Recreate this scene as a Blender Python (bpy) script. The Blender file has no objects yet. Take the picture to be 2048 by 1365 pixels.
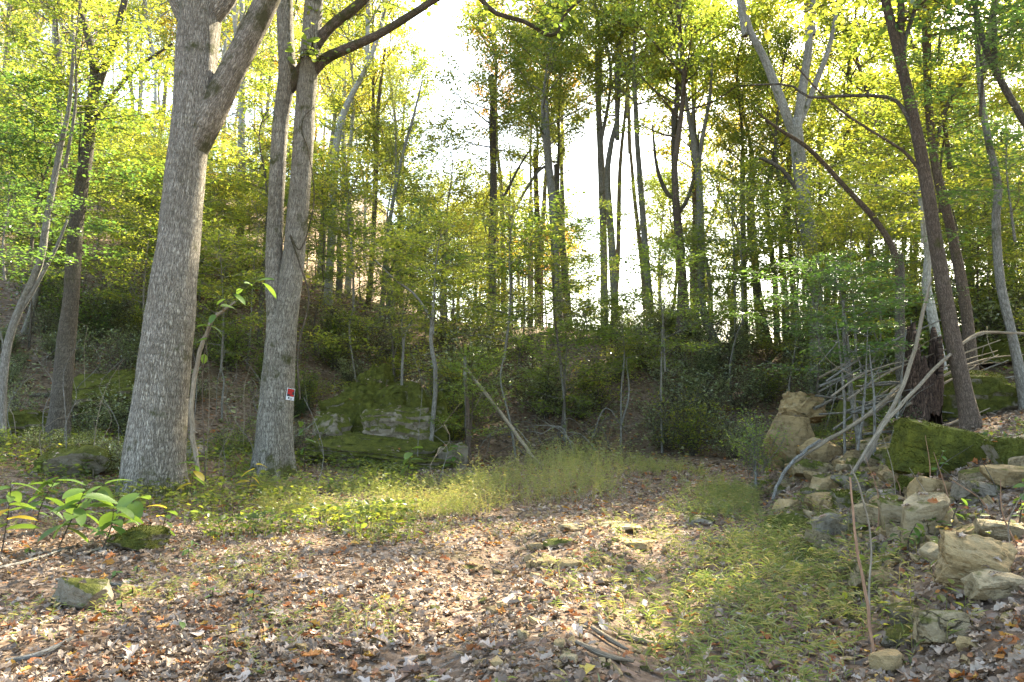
import bpy, math, numpy as np
from mathutils import Vector

# ------------------------------------------------------------------ camera, sky, sun, exposure
SC = bpy.context.scene
COL = SC.collection
R = math.radians
PITCH = R(4.5)
CAMZ = 1.6
cam = bpy.data.objects.new('camera', bpy.data.cameras.new('camera'))
COL.objects.link(cam)
cam.location = (0, 0, CAMZ)
cam.rotation_euler = (R(90) + PITCH, 0, 0)
cam.data.lens = 28
cam.data.sensor_width = 36
cam.data.clip_end = 3000
SC.camera = cam

SUN_AZ = R(36)      # clockwise from +Y towards +X
SUN_EL = R(42)
world = bpy.data.worlds.new('World')
SC.world = world
world.use_nodes = True
nt = world.node_tree
nt.nodes.clear()
sky = nt.nodes.new('ShaderNodeTexSky')
sky.sky_type = 'NISHITA'
sky.sun_disc = False
sky.sun_elevation = SUN_EL
sky.sun_rotation = SUN_AZ
sky.air_density = 1.0
sky.dust_density = 2.5
bg = nt.nodes.new('ShaderNodeBackground')
bg.inputs['Strength'].default_value = 0.15
wo = nt.nodes.new('ShaderNodeOutputWorld')
nt.links.new(sky.outputs[0], bg.inputs[0])
nt.links.new(bg.outputs[0], wo.inputs[0])

sl = bpy.data.lights.new('sun', 'SUN')
sl.energy = 5.0
sl.angle = R(0.6)
sl.color = (1.0, 0.93, 0.80)
sun = bpy.data.objects.new('sun', sl)
COL.objects.link(sun)
sd = Vector((math.sin(SUN_AZ) * math.cos(SUN_EL), math.cos(SUN_AZ) * math.cos(SUN_EL), math.sin(SUN_EL)))
sun.rotation_euler = (-sd).to_track_quat('-Z', 'Y').to_euler()
sun.location = sd * 60

SC.view_settings.view_transform = 'Standard'
SC.view_settings.look = 'None'
SC.view_settings.gamma = 1.0
SC.view_settings.exposure = 2.8
try:                                   # camera white balance, set for the shade
    SC.view_settings.use_white_balance = True
    SC.view_settings.white_balance_temperature = 7300
    SC.view_settings.white_balance_tint = 4
except Exception:
    pass
SC.render.engine = 'CYCLES'
cy = SC.cycles
cy.max_bounces = 8
cy.diffuse_bounces = 6
cy.glossy_bounces = 2
cy.transmission_bounces = 8
cy.transparent_max_bounces = 4
cy.caustics_reflective = False
cy.caustics_refractive = False
cy.use_light_tree = False
cy.use_denoising = True
try:
    cy.denoiser = 'OPENIMAGEDENOISE'
    cy.denoising_prefilter = 'ACCURATE'
except Exception:
    pass
cy.sample_clamp_indirect = 6.0

# ------------------------------------------------------------------ maths helpers
rng = np.random.default_rng(11)
F_PX = 2048 * 28 / 36
FW = np.array([0, math.cos(PITCH), math.sin(PITCH)])
UP = np.array([0, -math.sin(PITCH), math.cos(PITCH)])
def P(px, py, d):
    """world point seen at photo pixel (px, py) and d metres ahead"""
    v = FW + np.array([1.0, 0, 0]) * (px - 1024) / F_PX + UP * (682.5 - py) / F_PX
    return np.array([0, 0, CAMZ]) + v * (d / v[1])
def sst(a, b, t):
    t = np.clip((np.asarray(t, float) - a) / (b - a), 0, 1)
    return t * t * (3 - 2 * t)
def _h(i, j, k):
    n = (i * 374761393 + j * 668265263 + k * 2147483647) & 0xFFFFFFFF
    n = ((n ^ (n >> 13)) * 1274126177) & 0xFFFFFFFF
    n = n ^ (n >> 16)
    return (n & 0xFFFF) / 65535.0
def vnoise(x, y, z=0.0):
    x, y, z = np.broadcast_arrays(np.asarray(x, float), np.asarray(y, float), np.asarray(z, float))
    xi, yi, zi = (np.floor(a).astype(np.int64) for a in (x, y, z))
    fx, fy, fz = x - xi, y - yi, z - zi
    fx, fy, fz = (f * f * (3 - 2 * f) for f in (fx, fy, fz))
    o = 0
    for a in (0, 1):
        for b in (0, 1):
            for c in (0, 1):
                w = (fx if a else 1 - fx) * (fy if b else 1 - fy) * (fz if c else 1 - fz)
                o = o + w * _h(xi + a, yi + b, zi + c)
    return o * 2 - 1
def fbm(x, y, z=0.0, o=3):
    s, a = 0, 1.0
    for i in range(o):
        s = s + a * vnoise(np.asarray(x) * 2 ** i + 17.3 * i, np.asarray(y) * 2 ** i + 5.1 * i, np.asarray(z) * 2 ** i)
        a *= .5
    return s

def toe(y):
    return np.interp(y, [-5, 0, 4.6, 7, 10, 13, 17, 20, 24, 60], [1.8, 1.9, 2.2, 2.8, 3.4, 4.1, 5.2, 6.6, 9, 12])
def H(x, y, fine=True):
    x = np.asarray(x, float); y = np.asarray(y, float)
    b = 0.004 * y + 0.17 * sst(11, 17, y)
    A = np.interp(x, [-40, -20, -12, -6, -2, 4, 9, 16, 40], [8, 7.2, 6.6, 5.4, 4.6, 4.3, 3.6, 4.2, 5])
    t0 = np.interp(x, [-20, -8, -3, 2, 6, 14], [16, 17, 19, 20.5, 20.5, 19])
    t1 = np.interp(x, [-20, -8, 2, 14], [34, 34, 33, 31])
    t = np.clip((y - t0) / (t1 - t0), 0, 1)
    z = b + A * (t * t * (3 - 2 * t) * 0.55 + 0.45 * np.sin(t * math.pi / 2))
    lm = sst(-4.5, -13, x + 0.05 * (y - 34))
    over = np.maximum(y - 34, 0)
    z = z + lm * np.minimum(over * 0.30, 17) - (1 - lm) * np.minimum(over * 0.16, 12)
    z = z + 0.10 * np.maximum(0, -x - 3.5) * sst(7, 15, y) * (1 - sst(40, 80, -x) * .6)
    bank = 0.40 * np.maximum(0, x - toe(y))
    bank = 2.4 * (1 - np.exp(-bank / 2.2)) + 0.10 * sst(0.0, 0.5, x - toe(y))
    bank = bank * (1 - sst(20, 30, y)) * (1 - 0.4 * sst(6, -6, y))
    z = z + bank
    # ruts of the track and lumps
    z = z + 0.07 * fbm(x * .35, y * .35, 3.3) * sst(2, 8, np.abs(x - .3) + y * .2)
    if fine:
        z = z + 0.030 * fbm(x * 1.3, y * 1.3, 9.1)
        c = np.interp(y, [3, 7, 11, 16], [-.1, .5, 1.0, 1.6])
        z = z - 0.10 * np.exp(-((x - c - .75) / .26) ** 2) * sst(16, 9, y) - 0.08 * np.exp(-((x - c + .85) / .3) ** 2) * sst(16, 9, y)
        z = z + 0.06 * np.exp(-((x - c - .1) / .4) ** 2) * sst(15, 8, y)
    return z
def Hn(x, y):
    e = .15
    n = np.stack([-(H(x + e, y) - H(x - e, y)) / (2 * e), -(H(x, y + e) - H(x, y - e)) / (2 * e), np.ones_like(np.asarray(x, float))], -1)
    return n / np.linalg.norm(n, axis=-1, keepdims=True)

def hit(px, py, d0=2.5, d1=60):
    """distance at which the line of sight through (px, py) meets the ground"""
    d = np.linspace(d0, d1, 3000)
    v = FW + np.array([1.0, 0, 0]) * (px - 1024) / F_PX + UP * (682.5 - py) / F_PX
    t = d / v[1]
    k = np.nonzero(CAMZ + v[2] * t < H(v[0] * t, d))[0]
    return float(d[k[0]]) if len(k) else None

# ------------------------------------------------------------------ mesh helpers
def mesh(name, V, T=None, Q=None, uv=None, smooth=True):
    """triangles T (n,3), quads Q (n,4), uv per loop"""
    me = bpy.data.meshes.new(name)
    V = np.asarray(V, np.float32)
    me.vertices.add(len(V)); me.vertices.foreach_set('co', V.ravel())
    loops = []; sizes = []
    if Q is not None and len(Q):
        loops.append(np.asarray(Q, np.int32).ravel()); sizes.append(np.full(len(Q), 4, np.int32))
    if T is not None and len(T):
        loops.append(np.asarray(T, np.int32).ravel()); sizes.append(np.full(len(T), 3, np.int32))
    loops = np.concatenate(loops); sizes = np.concatenate(sizes)
    me.loops.add(len(loops)); me.loops.foreach_set('vertex_index', loops)
    me.polygons.add(len(sizes))
    st = np.zeros(len(sizes), np.int32); st[1:] = np.cumsum(sizes)[:-1]
    me.polygons.foreach_set('loop_start', st)
    me.polygons.foreach_set('use_smooth', np.full(len(sizes), smooth, bool))
    if uv is not None:
        l = me.uv_layers.new(name='UVMap')
        l.data.foreach_set('uv', np.asarray(uv, np.float32)[loops].ravel())
    me.update(calc_edges=True)
    return me
def add(name, me, mat=None, parent=None, label=None, cat=None, group=None, kind=None, loc=None, rot=None, scale=None, objmat=False):
    o = bpy.data.objects.new(name, me)
    COL.objects.link(o)
    if mat is not None and me is not None:
        if objmat:
            if not me.materials: me.materials.append(None)
            o.material_slots[0].link = 'OBJECT'; o.material_slots[0].material = mat
        elif not me.materials:
            me.materials.append(mat)
    if parent is not None: o.parent = parent
    if loc is not None: o.location = [float(v) for v in loc]
    if rot is not None: o.rotation_euler = [float(v) for v in rot]
    if scale is not None: o.scale = (scale,) * 3 if np.isscalar(scale) else [float(v) for v in scale]
    if label: o['label'] = label
    if cat: o['category'] = cat
    if group: o['group'] = group
    if kind: o['kind'] = kind
    return o
def empty(name, loc, label, cat, group=None, rotz=0, scale=None):
    o = add(name, None, None, None, label, cat, group, None, loc, (0, 0, rotz), scale)
    o.empty_display_size = .2
    return o

def resample(pts, n):
    """Catmull-Rom through pts"""
    pts = np.asarray(pts, float)
    if len(pts) == 2:
        t = np.linspace(0, 1, n)[:, None]
        return pts[0] * (1 - t) + pts[1] * t
    p = np.vstack([2 * pts[0] - pts[1], pts, 2 * pts[-1] - pts[-2]])
    m = len(pts) - 1
    u = np.linspace(0, m - 1e-6, n)
    i = u.astype(int); f = (u - i)[:, None]
    a, b, c, d = p[i], p[i + 1], p[i + 2], p[i + 3]
    return .5 * (2 * b + (c - a) * f + (2 * a - 5 * b + 4 * c - d) * f ** 2 + (3 * b - a - 3 * c + d) * f ** 3)
def tube(pts, rad, sides=8, rough=0.0, seed=0.0, cap=True, rfun=None):
    pts = np.asarray(pts, float); n = len(pts)
    rad = np.interp(np.linspace(0, 1, n), np.linspace(0, 1, len(rad)), rad)
    tan = np.gradient(pts, axis=0); tan /= np.linalg.norm(tan, axis=1, keepdims=True) + 1e-9
    ref = np.array([1.0, 0, 0]) if abs(tan[0][0]) < .8 else np.array([0, 1.0, 0])
    U = np.zeros_like(pts)
    u = ref - tan[0] * (ref @ tan[0]); u /= np.linalg.norm(u)
    for k in range(n):
        u = u - tan[k] * (u @ tan[k]); u /= np.linalg.norm(u); U[k] = u
    W = np.cross(tan, U)
    a = np.linspace(0, 2 * math.pi, sides + 1)
    s = np.concatenate([[0], np.cumsum(np.linalg.norm(np.diff(pts, axis=0), axis=1))])
    ca, sa = np.cos(a), np.sin(a)
    rr = np.repeat(rad[:, None], sides + 1, 1)
    if rough:
        rr = rr * (1 + rough * fbm(ca[None] * 2.2 + seed, sa[None] * 2.2 + seed, s[:, None] * 1.6 + seed, 3))
    if rfun is not None: rr = rr * rfun(a[None], s[:, None])
    V = pts[:, None] + rr[..., None] * (ca[None, :, None] * U[:, None] + sa[None, :, None] * W[:, None])
    uv = np.stack([np.repeat((a * rad.max())[None], n, 0), np.repeat(s[:, None], sides + 1, 1)], -1)
    i = np.arange(n - 1)[:, None] * (sides + 1) + np.arange(sides)[None]
    Q = np.stack([i, i + 1, i + sides + 2, i + sides + 1], -1).reshape(-1, 4)
    V = V.reshape(-1, 3); uv = uv.reshape(-1, 2)
    T = np.zeros((0, 3), int)
    if cap:
        c = len(V)
        V = np.vstack([V, pts[-1] + tan[-1] * rad[-1] * .5]); uv = np.vstack([uv, [0, s[-1]]])
        b = (n - 1) * (sides + 1) + np.arange(sides)
        T = np.stack([b, b + 1, np.full(sides, c)], -1)
    return V, T, Q, uv
class Acc:
    def __init__(s): s.V = []; s.T = []; s.Q = []; s.U = []; s.n = 0
    def add(s, V, T, Q, U=None):
        s.V.append(V)
        if T is not None and len(T): s.T.append(np.asarray(T) + s.n)
        if Q is not None and len(Q): s.Q.append(np.asarray(Q) + s.n)
        s.U.append(np.zeros((len(V), 2)) if U is None else U); s.n += len(V)
    def mesh(s, name, smooth=True):
        return mesh(name, np.vstack(s.V), np.vstack(s.T) if s.T else None, np.vstack(s.Q) if s.Q else None, np.vstack(s.U), smooth)

def norm(v): return v / (np.linalg.norm(v, axis=-1, keepdims=True) + 1e-9)
def frames(n, tilt, r, up=None):
    """random leaf frames: length axis Y, normal Z, tilt = sigma in rad"""
    az = r.uniform(0, 2 * math.pi, n)
    y = np.stack([np.cos(az), np.sin(az), r.normal(0, tilt, n)], -1); y = norm(y)
    nz = np.array([0, 0, 1.0]) if up is None else up
    z = nz + r.normal(0, tilt, (n, 3))
    z = z - y * (z * y).sum(-1, keepdims=True); z = norm(z)
    x = np.cross(y, z)
    return x, y, z
def scatter(proto_v, proto_t, C, X, Y, Z, S):
    k = len(proto_v); n = len(C)
    S = np.asarray(S).reshape(n, -1)
    if S.shape[1] == 1: S = np.repeat(S, 3, 1)
    p = np.asarray(proto_v, float)
    V = C[:, None] + (p[None, :, 0:1] * S[:, None, 0:1]) * X[:, None] + (p[None, :, 1:2] * S[:, None, 1:2]) * Y[:, None] + (p[None, :, 2:3] * S[:, None, 2:3]) * Z[:, None]
    T = (np.asarray(proto_t)[None] + (np.arange(n) * k)[:, None, None]).reshape(-1, 3)
    return V.reshape(-1, 3), T
# small leaf: folded diamond; length 1
LEAF4 = ([(0, 0, 0), (-.30, .42, .08), (0, 1, -.05), (.30, .42, .08)], [(0, 2, 1), (0, 3, 2)])
LEAF6 = ([(0, 0, 0), (-.27, .3, .06), (-.24, .68, .03), (0, 1, -.08), (.24, .68, .03), (.27, .3, .06), (0, .5, -.02)],
         [(0, 6, 1), (1, 6, 2), (2, 6, 3), (3, 6, 4), (4, 6, 5), (5, 6, 0)])

# ------------------------------------------------------------------ materials
class NT:
    def __init__(s, name):
        s.m = bpy.data.materials.new(name); s.m.use_nodes = True
        s.t = s.m.node_tree; s.t.nodes.clear()
        s.out = s.t.nodes.new('ShaderNodeOutputMaterial')
    def n(s, typ, ins=None, **kw):
        x = s.t.nodes.new('ShaderNode' + typ)
        for k, v in kw.items(): setattr(x, k, v)
        for k, v in (ins or {}).items():
            i = x.inputs[k]
            if isinstance(v, bpy.types.NodeSocket): s.t.links.new(v, i)
            else:
                if hasattr(i.default_value, '__len__') and not np.isscalar(v) and len(v) == 3 and len(i.default_value) == 4: v = (*v, 1)
                i.default_value = v
        return x
    def math(s, op, a, b=0.0, clamp=False):
        return s.n('Math', {0: a, 1: b}, operation=op, use_clamp=clamp).outputs[0]
    def mix(s, f, a, b, blend='MIX'):
        x = s.n('Mix', None, data_type='RGBA', blend_type=blend)
        for k, v in ((0, f), (6, a), (7, b)):
            if isinstance(v, bpy.types.NodeSocket): s.t.links.new(v, x.inputs[k])
            else: x.inputs[k].default_value = (*v, 1) if (not np.isscalar(v) and len(v) == 3) else v
        return x.outputs[2]
    def ramp(s, f, stops, interp='LINEAR'):
        x = s.n('ValToRGB', {0: f}); e = x.color_ramp
        e.interpolation = interp
        while len(e.elements) < len(stops): e.elements.new(.5)
        for el, (p, c) in zip(e.elements, stops):
            el.position = p; el.color = (*c, 1) if len(c) == 3 else c
        return x.outputs[0]
    def rng(s, f, a, b, c=0.0, d=1.0):
        return s.n('MapRange', {0: f, 1: a, 2: b, 3: c, 4: d}).outputs[0]
    def noise(s, vec, scale, detail=3, rough=.55, dist=0.0):
        return s.n('TexNoise', {'Vector': vec, 'Scale': scale, 'Detail': detail, 'Roughness': rough, 'Distortion': dist}).outputs[0]
    def surf(s, sh): s.t.links.new(sh, s.out.inputs[0])
    def principled(s, col, rough=.9, bump=None, bstr=.5, bdist=.02, spec=.2):
        p = s.n('BsdfPrincipled', {'Base Color': col, 'Roughness': rough, 'Specular IOR Level': spec})
        if bump is not None:
            b = s.n('Bump', {'Height': bump, 'Strength': bstr, 'Distance': bdist})
            s.t.links.new(b.outputs[0], p.inputs['Normal'])
        s.surf(p.outputs[0]); return p

def leafmat(name, stops, trans=.66, gloss=.07, clump=.5, tgain=(2.08, 1.92, 1.0)):
    m = NT(name)
    geo = m.n('NewGeometry'); oi = m.n('ObjectInfo'); tc = m.n('TexCoord')
    nz = m.noise(tc.outputs['Object'], .55, 2)
    f = m.math('ADD', m.math('MULTIPLY', geo.outputs['Random Per Island'], 1 - clump),
               m.math('ADD', m.math('MULTIPLY', m.rng(nz, .3, .7), clump * .7), m.math('MULTIPLY', oi.outputs['Random'], clump * .3)))
    col = m.ramp(f, stops)
    v = m.noise(tc.outputs['Object'], 40, 1)
    col = m.mix(m.rng(v, .3, .7, 0, .35), col, m.mix(1.0, col, (.55, .55, .5), 'MULTIPLY'))
    tcol = m.mix(1.0, col, tgain, 'MULTIPLY')
    d = m.n('BsdfDiffuse', {'Color': col}); t = m.n('BsdfTranslucent', {'Color': tcol})
    mx = m.n('MixShader', {0: trans, 1: d.outputs[0], 2: t.outputs[0]})
    g = m.n('BsdfGlossy', {'Color': (1, 1, 1, 1), 'Roughness': .38})
    lw = m.n('LayerWeight', {'Blend': .35})
    gf = m.math('MULTIPLY', m.math('ADD', lw.outputs['Fresnel'], .25), gloss)
    m2 = m.n('MixShader', {0: gf, 1: mx.outputs[0], 2: g.outputs[0]})
    m.surf(m2.outputs[0])
    return m.m
LM = {
 'green':  leafmat('leaf_green', [(0, (.048, .086, .026)), (.35, (.085, .13, .032)), (.6, (.135, .165, .038)), (.85, (.21, .22, .045)), (1, (.32, .24, .05))]),
 'yellow': leafmat('leaf_yellowgreen', [(0, (.07, .12, .03)), (.35, (.12, .165, .036)), (.65, (.21, .23, .05)), (.9, (.31, .28, .06)), (1, (.38, .25, .05))]),
 'gold':   leafmat('leaf_gold', [(0, (.08, .13, .03)), (.35, (.17, .19, .04)), (.65, (.30, .25, .055)), (.88, (.38, .24, .05)), (1, (.36, .15, .04))]),
 'orange': leafmat('leaf_orange', [(0, (.13, .15, .03)), (.35, (.30, .21, .05)), (.65, (.38, .19, .05)), (1, (.36, .11, .04))]),
 'dark':   leafmat('leaf_darkgreen', [(0, (.035, .08, .028)), (.4, (.055, .115, .035)), (.75, (.085, .15, .04)), (1, (.15, .19, .045))], gloss=.12),
 'bright': leafmat('leaf_fresh', [(0, (.075, .13, .035)), (.5, (.125, .185, .045)), (1, (.22, .25, .06))]),
 'shrub':  leafmat('leaf_shrub', [(0, (.10, .145, .055)), (.4, (.155, .20, .07)), (.75, (.22, .255, .085)), (1, (.33, .29, .09))], trans=.45, gloss=.26, tgain=(1.6, 1.5, 1.0)),
 'big':    leafmat('leaf_big', [(0, (.06, .13, .035)), (.6, (.10, .17, .04)), (.85, (.17, .21, .045)), (1, (.45, .33, .05))], trans=.42, clump=0.0),
}
def barkmat(name, light, dark, us=26, vs=7, moss=0.0, mossc=(.06, .065, .015), bd=.02, patch=.5, foot=0.0):
    m = NT(name)
    uv = m.n('UVMap').outputs[0]; tc = m.n('TexCoord').outputs['Object']
    w = m.noise(tc, 5, 3)
    mp = m.n('Mapping', {'Vector': uv, 'Scale': (us, vs, 1)})
    dv = m.n('VectorMath', {0: mp.outputs[0], 1: m.n('VectorMath', {0: m.n('TexNoise', {'Vector': mp.outputs[0], 'Scale': .8, 'Detail': 3}).outputs[1], 1: (1.0, .5, 0)}, operation='MULTIPLY').outputs[0]}, operation='ADD').outputs[0]
    rn = m.noise(dv, .9, 3, .55)
    rid = m.math('ABSOLUTE', m.math('SUBTRACT', rn, .5))
    rn2 = m.noise(dv, 2.1, 2, .5)
    rid = m.math('MINIMUM', rid, m.math('ADD', m.math('ABSOLUTE', m.math('SUBTRACT', rn2, .5)), .012))
    fine = m.noise(m.n('Mapping', {'Vector': uv, 'Scale': (us * 3.2, vs * 3.4, 1)}).outputs[0], 1, 3, .6)
    h = m.math('ADD', m.math('MULTIPLY', m.rng(rid, 0, .10), .72), m.math('MULTIPLY', fine, .38))
    c = m.ramp(h, [(.16, dark), (.42, tuple(.5 * a + .5 * b for a, b in zip(light, dark))), (.72, light), (1, tuple(min(1, a * 1.15) for a in light))])
    pn = m.noise(tc, 1.1, 4, .6)
    c = m.mix(m.rng(pn, .42, .72, 0, patch), c, m.mix(1.0, c, (.62, .60, .52), 'MULTIPLY'))
    st = m.noise(m.n('Mapping', {'Vector': tc, 'Scale': (1.6, 1.6, .35)}).outputs[0], 1.3, 4, .6)
    c = m.mix(m.rng(st, .5, .68, 0, patch * .8), c, m.mix(1.0, c, (.55, .52, .47), 'MULTIPLY'))
    c = m.mix(m.rng(m.noise(tc, 6.5, 4, .7), .58, .68, 0, .5), c, m.mix(1.0, c, (1.3, 1.32, 1.26), 'MULTIPLY'))
    if moss:
        mn = m.noise(tc, 2.6, 5, .65)
        c = m.mix(m.rng(mn, .62 - moss * .3, .74 - moss * .3, 0, .85), c, mossc)
    if foot:
        zf = m.n('SeparateXYZ', {0: tc}).outputs[2]
        mm = m.math('ADD', m.noise(tc, 4.0, 5, .7), m.rng(zf, 0.0, foot, .22, -.12))
        c = m.mix(m.rng(mm, .60, .72, 0, .9), c, (.075, .078, .018))
    m.principled(c, .93, h, 1.0, bd, .12)
    return m.m
BK = {
 'oak':  barkmat('bark_pale_oak', (.45, .405, .34), (.07, .056, .043), 30, 5.2, .13, patch=.6, bd=.03, foot=.55),
 'oak2': barkmat('bark_mossy_oak', (.48, .44, .37), (.07, .056, .043), 32, 5.4, .17, patch=.7, bd=.028, foot=.8),
 'limb': barkmat('bark_mossy_limb', (.19, .15, .115), (.05, .04, .03), 34, 9, .42, (.055, .055, .02)),
 'limbA': barkmat('bark_mossy_brown_limb', (.35, .30, .24), (.07, .056, .043), 30, 5.2, .40, (.06, .058, .022)),
 'dark': barkmat('bark_dark', (.19, .165, .135), (.055, .047, .038), 34, 9, .1),
 'grey': barkmat('bark_grey', (.25, .235, .21), (.10, .09, .075), 24, 6, .12, bd=.008),
 'greyL': barkmat('bark_light_grey', (.32, .305, .275), (.13, .12, .10), 22, 5, .12, bd=.008, patch=.7),
 'pale': barkmat('bark_pale', (.42, .41, .38), (.20, .19, .17), 20, 5, .0, bd=.006, patch=.6),
 'brown': barkmat('bark_brown', (.20, .15, .115), (.06, .045, .035), 36, 9, .05),
 'dead': barkmat('bark_dead_wood', (.33, .27, .20), (.14, .11, .08), 60, 4, .0, bd=.004),
 'stalk': barkmat('bark_red_stalk', (.36, .21, .13), (.20, .11, .07), 60, 4, .0, bd=.002),
 'rot':  barkmat('bark_rotten', (.16, .105, .08), (.03, .022, .018), 30, 5, .1, bd=.04),
}
def rockmat(name, c1, c2, c3, moss=0.0, mc=(.11, .115, .024), mc2=(.045, .05, .014)):
    m = NT(name)
    tc = m.n('TexCoord').outputs['Object']; oi = m.n('ObjectInfo')
    off = m.n('VectorMath', {0: tc, 1: m.n('CombineXYZ', {0: m.math('MULTIPLY', oi.outputs['Random'], 37.0), 1: m.math('MULTIPLY', oi.outputs['Random'], 11.0)}).outputs[0]}, operation='ADD').outputs[0]
    a = m.noise(off, 2.2, 6, .62); b = m.noise(off, 11, 5, .65); s = m.noise(m.n('Mapping', {'Vector': off, 'Scale': (1, 1, 7)}).outputs[0], 2.5, 5, .6)
    c = m.mix(m.rng(a, .36, .64), c1, c2)
    c = m.mix(m.rng(s, .5, .7, 0, .6), c, c3)
    c = m.mix(m.rng(b, .52, .75, 0, .55), c, m.mix(1.0, c, (.45, .42, .38), 'MULTIPLY'))
    cv = m.n('VectorMath', {0: off, 1: m.n('VectorMath', {0: m.n('TexNoise', {'Vector': off, 'Scale': 4.0, 'Detail': 4}).outputs[1], 1: (.35, .35, .35)}, operation='MULTIPLY').outputs[0]}, operation='ADD').outputs[0]
    ck = m.n('TexVoronoi', {'Vector': m.n('Mapping', {'Vector': cv, 'Scale': (1, 1, 2.2)}).outputs[0], 'Scale': 1.7}, feature='DISTANCE_TO_EDGE').outputs['Distance']
    crk = m.math('MULTIPLY', m.rng(ck, 0.0, .016, 1, 0), m.rng(m.noise(off, 1.7, 3), .48, .6, 0, 1))
    c = m.mix(m.math('MULTIPLY', crk, .7), c, (.06, .048, .034))
    gr = m.noise(off, 5.5, 6, .72)
    c = m.mix(m.rng(gr, .5, .66, 0, .75), c, m.mix(1.0, c, (.42, .40, .36), 'MULTIPLY'))
    fine = m.noise(off, 45, 4, .7)
    c = m.mix(m.rng(fine, .35, .7, 0, .35), c, m.mix(1.0, c, (.6, .58, .55), 'MULTIPLY'))
    h = m.math('SUBTRACT', m.math('ADD', m.math('MULTIPLY', b, .6), m.math('ADD', m.math('MULTIPLY', fine, .3), m.math('MULTIPLY', s, .5))), m.math('MULTIPLY', crk, .5))
    if moss:
        nz = m.n('SeparateXYZ', {0: m.n('NewGeometry').outputs['Normal']}).outputs[2]
        mf = m.math('ADD', m.math('MULTIPLY', nz, .35), m.math('ADD', m.math('MULTIPLY', a, 1.2), m.math('MULTIPLY', b, .35)))
        f = m.rng(mf, 1.25 - moss, 1.37 - moss)
        mcol = m.mix(m.rng(m.noise(off, 7, 5, .7), .35, .65), mc2, mc)
        mcol = m.mix(m.rng(m.noise(off, 60, 3, .7), .4, .7, 0, .5), mcol, m.mix(1.0, mcol, (1.7, 1.6, 1.2), 'MULTIPLY'))
        c = m.mix(f, c, mcol)
        h = m.math('ADD', h, m.math('MULTIPLY', f, m.math('MULTIPLY', m.noise(off, 70, 3, .7), .5)))
    m.principled(c, .94, h, 1.0, .05, .12)
    return m.m
RK = {
 'tan':  rockmat('rock_tan', (.35, .25, .125), (.24, .17, .09), (.38, .30, .185), .10),
 'pale': rockmat('rock_pale', (.38, .30, .185), (.27, .21, .125), (.21, .16, .10), .14),
 'tanmoss': rockmat('rock_tan_some_moss', (.30, .23, .13), (.22, .17, .105), (.33, .27, .18), .36),
 'grey': rockmat('rock_grey', (.26, .22, .165), (.18, .15, .11), (.30, .26, .2), .30),
 'ledge': rockmat('rock_ledge', (.30, .255, .20), (.20, .165, .12), (.13, .105, .075), .42),
 'moss': rockmat('rock_mossy', (.24, .21, .16), (.17, .15, .11), (.30, .27, .22), .66),
 'verymoss': rockmat('rock_very_mossy', (.20, .18, .14), (.15, .13, .1), (.22, .2, .16), .95, (.13, .135, .024), (.05, .056, .014)),
}
def groundmat():
    m = NT('forest_floor')
    tc = m.n('TexCoord').outputs['Object']
    big = m.noise(tc, .35, 4); mid = m.noise(tc, 2.0, 5, .65); fine = m.noise(tc, 14, 5, .7)
    vo = m.n('TexVoronoi', {'Vector': tc, 'Scale': 16, 'Randomness': 1.0})
    soil = m.mix(m.rng(mid, .35, .65), (.12, .082, .056), (.22, .155, .11))
    leaf = m.ramp(m.n('SeparateColor', {0: vo.outputs['Color']}).outputs[0], [(0, (.06, .04, .028)), (.35, (.13, .085, .055)), (.65, (.20, .15, .115)), (.9, (.27, .21, .17)), (1, (.28, .11, .04))])
    c = m.mix(m.rng(mid, .38, .6, .15, .9), soil, leaf)
    c = m.mix(m.rng(fine, .4, .7, 0, .55), c, m.mix(1.0, c, (.35, .32, .3), 'MULTIPLY'))
    c = m.mix(m.rng(m.noise(tc, .8, 4, .6), .56, .7, 0, .45), c, (.055, .06, .018))
    h = m.math('ADD', m.math('MULTIPLY', vo.outputs['Distance'], .6), m.math('MULTIPLY', fine, .8))
    m.principled(c, .95, h, .8, .03, .1)
    return m.m
def littermat(name, stops, trans=.18):
    m = NT(name)
    geo = m.n('NewGeometry'); tc = m.n('TexCoord').outputs['Object']; oi = m.n('ObjectInfo')
    f = m.math('FRACT', m.math('ADD', geo.outputs['Random Per Island'], oi.outputs['Random']))
    c = m.ramp(f, stops)
    nz = m.noise(tc, 30, 3, .6)
    c = m.mix(m.rng(nz, .35, .65, 0, .45), c, m.mix(1.0, c, (.55, .47, .42), 'MULTIPLY'))
    d = m.n('BsdfDiffuse', {'Color': c}); t = m.n('BsdfTranslucent', {'Color': c})
    g = m.n('BsdfGlossy', {'Color': (1, 1, 1, 1), 'Roughness': .5})
    mx = m.n('MixShader', {0: trans, 1: d.outputs[0], 2: t.outputs[0]})
    m2 = m.n('MixShader', {0: .025, 1: mx.outputs[0], 2: g.outputs[0]})
    m.surf(m2.outputs[0]); return m.m
LIT = littermat('dry_leaves_mixed', [(0, (.095, .066, .046)), (.25, (.165, .118, .082)), (.5, (.245, .18, .13)), (.72, (.325, .25, .19)), (.85, (.41, .335, .27)), (.90, (.27, .115, .05)), (.96, (.38, .13, .035)), (1, (.48, .33, .07))])
LITK = {
 'pale':  littermat('dry_leaf_pale', [(0, (.36, .285, .235)), (1, (.50, .42, .36))]),
 'brown': littermat('dry_leaf_brown', [(0, (.13, .075, .05)), (1, (.26, .17, .12))]),
 'rust':  littermat('dry_leaf_rust', [(0, (.26, .09, .035)), (1, (.40, .15, .04))]),
 'gold':  littermat('dry_leaf_gold', [(0, (.45, .28, .05)), (1, (.5, .38, .08))]),
}
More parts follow.
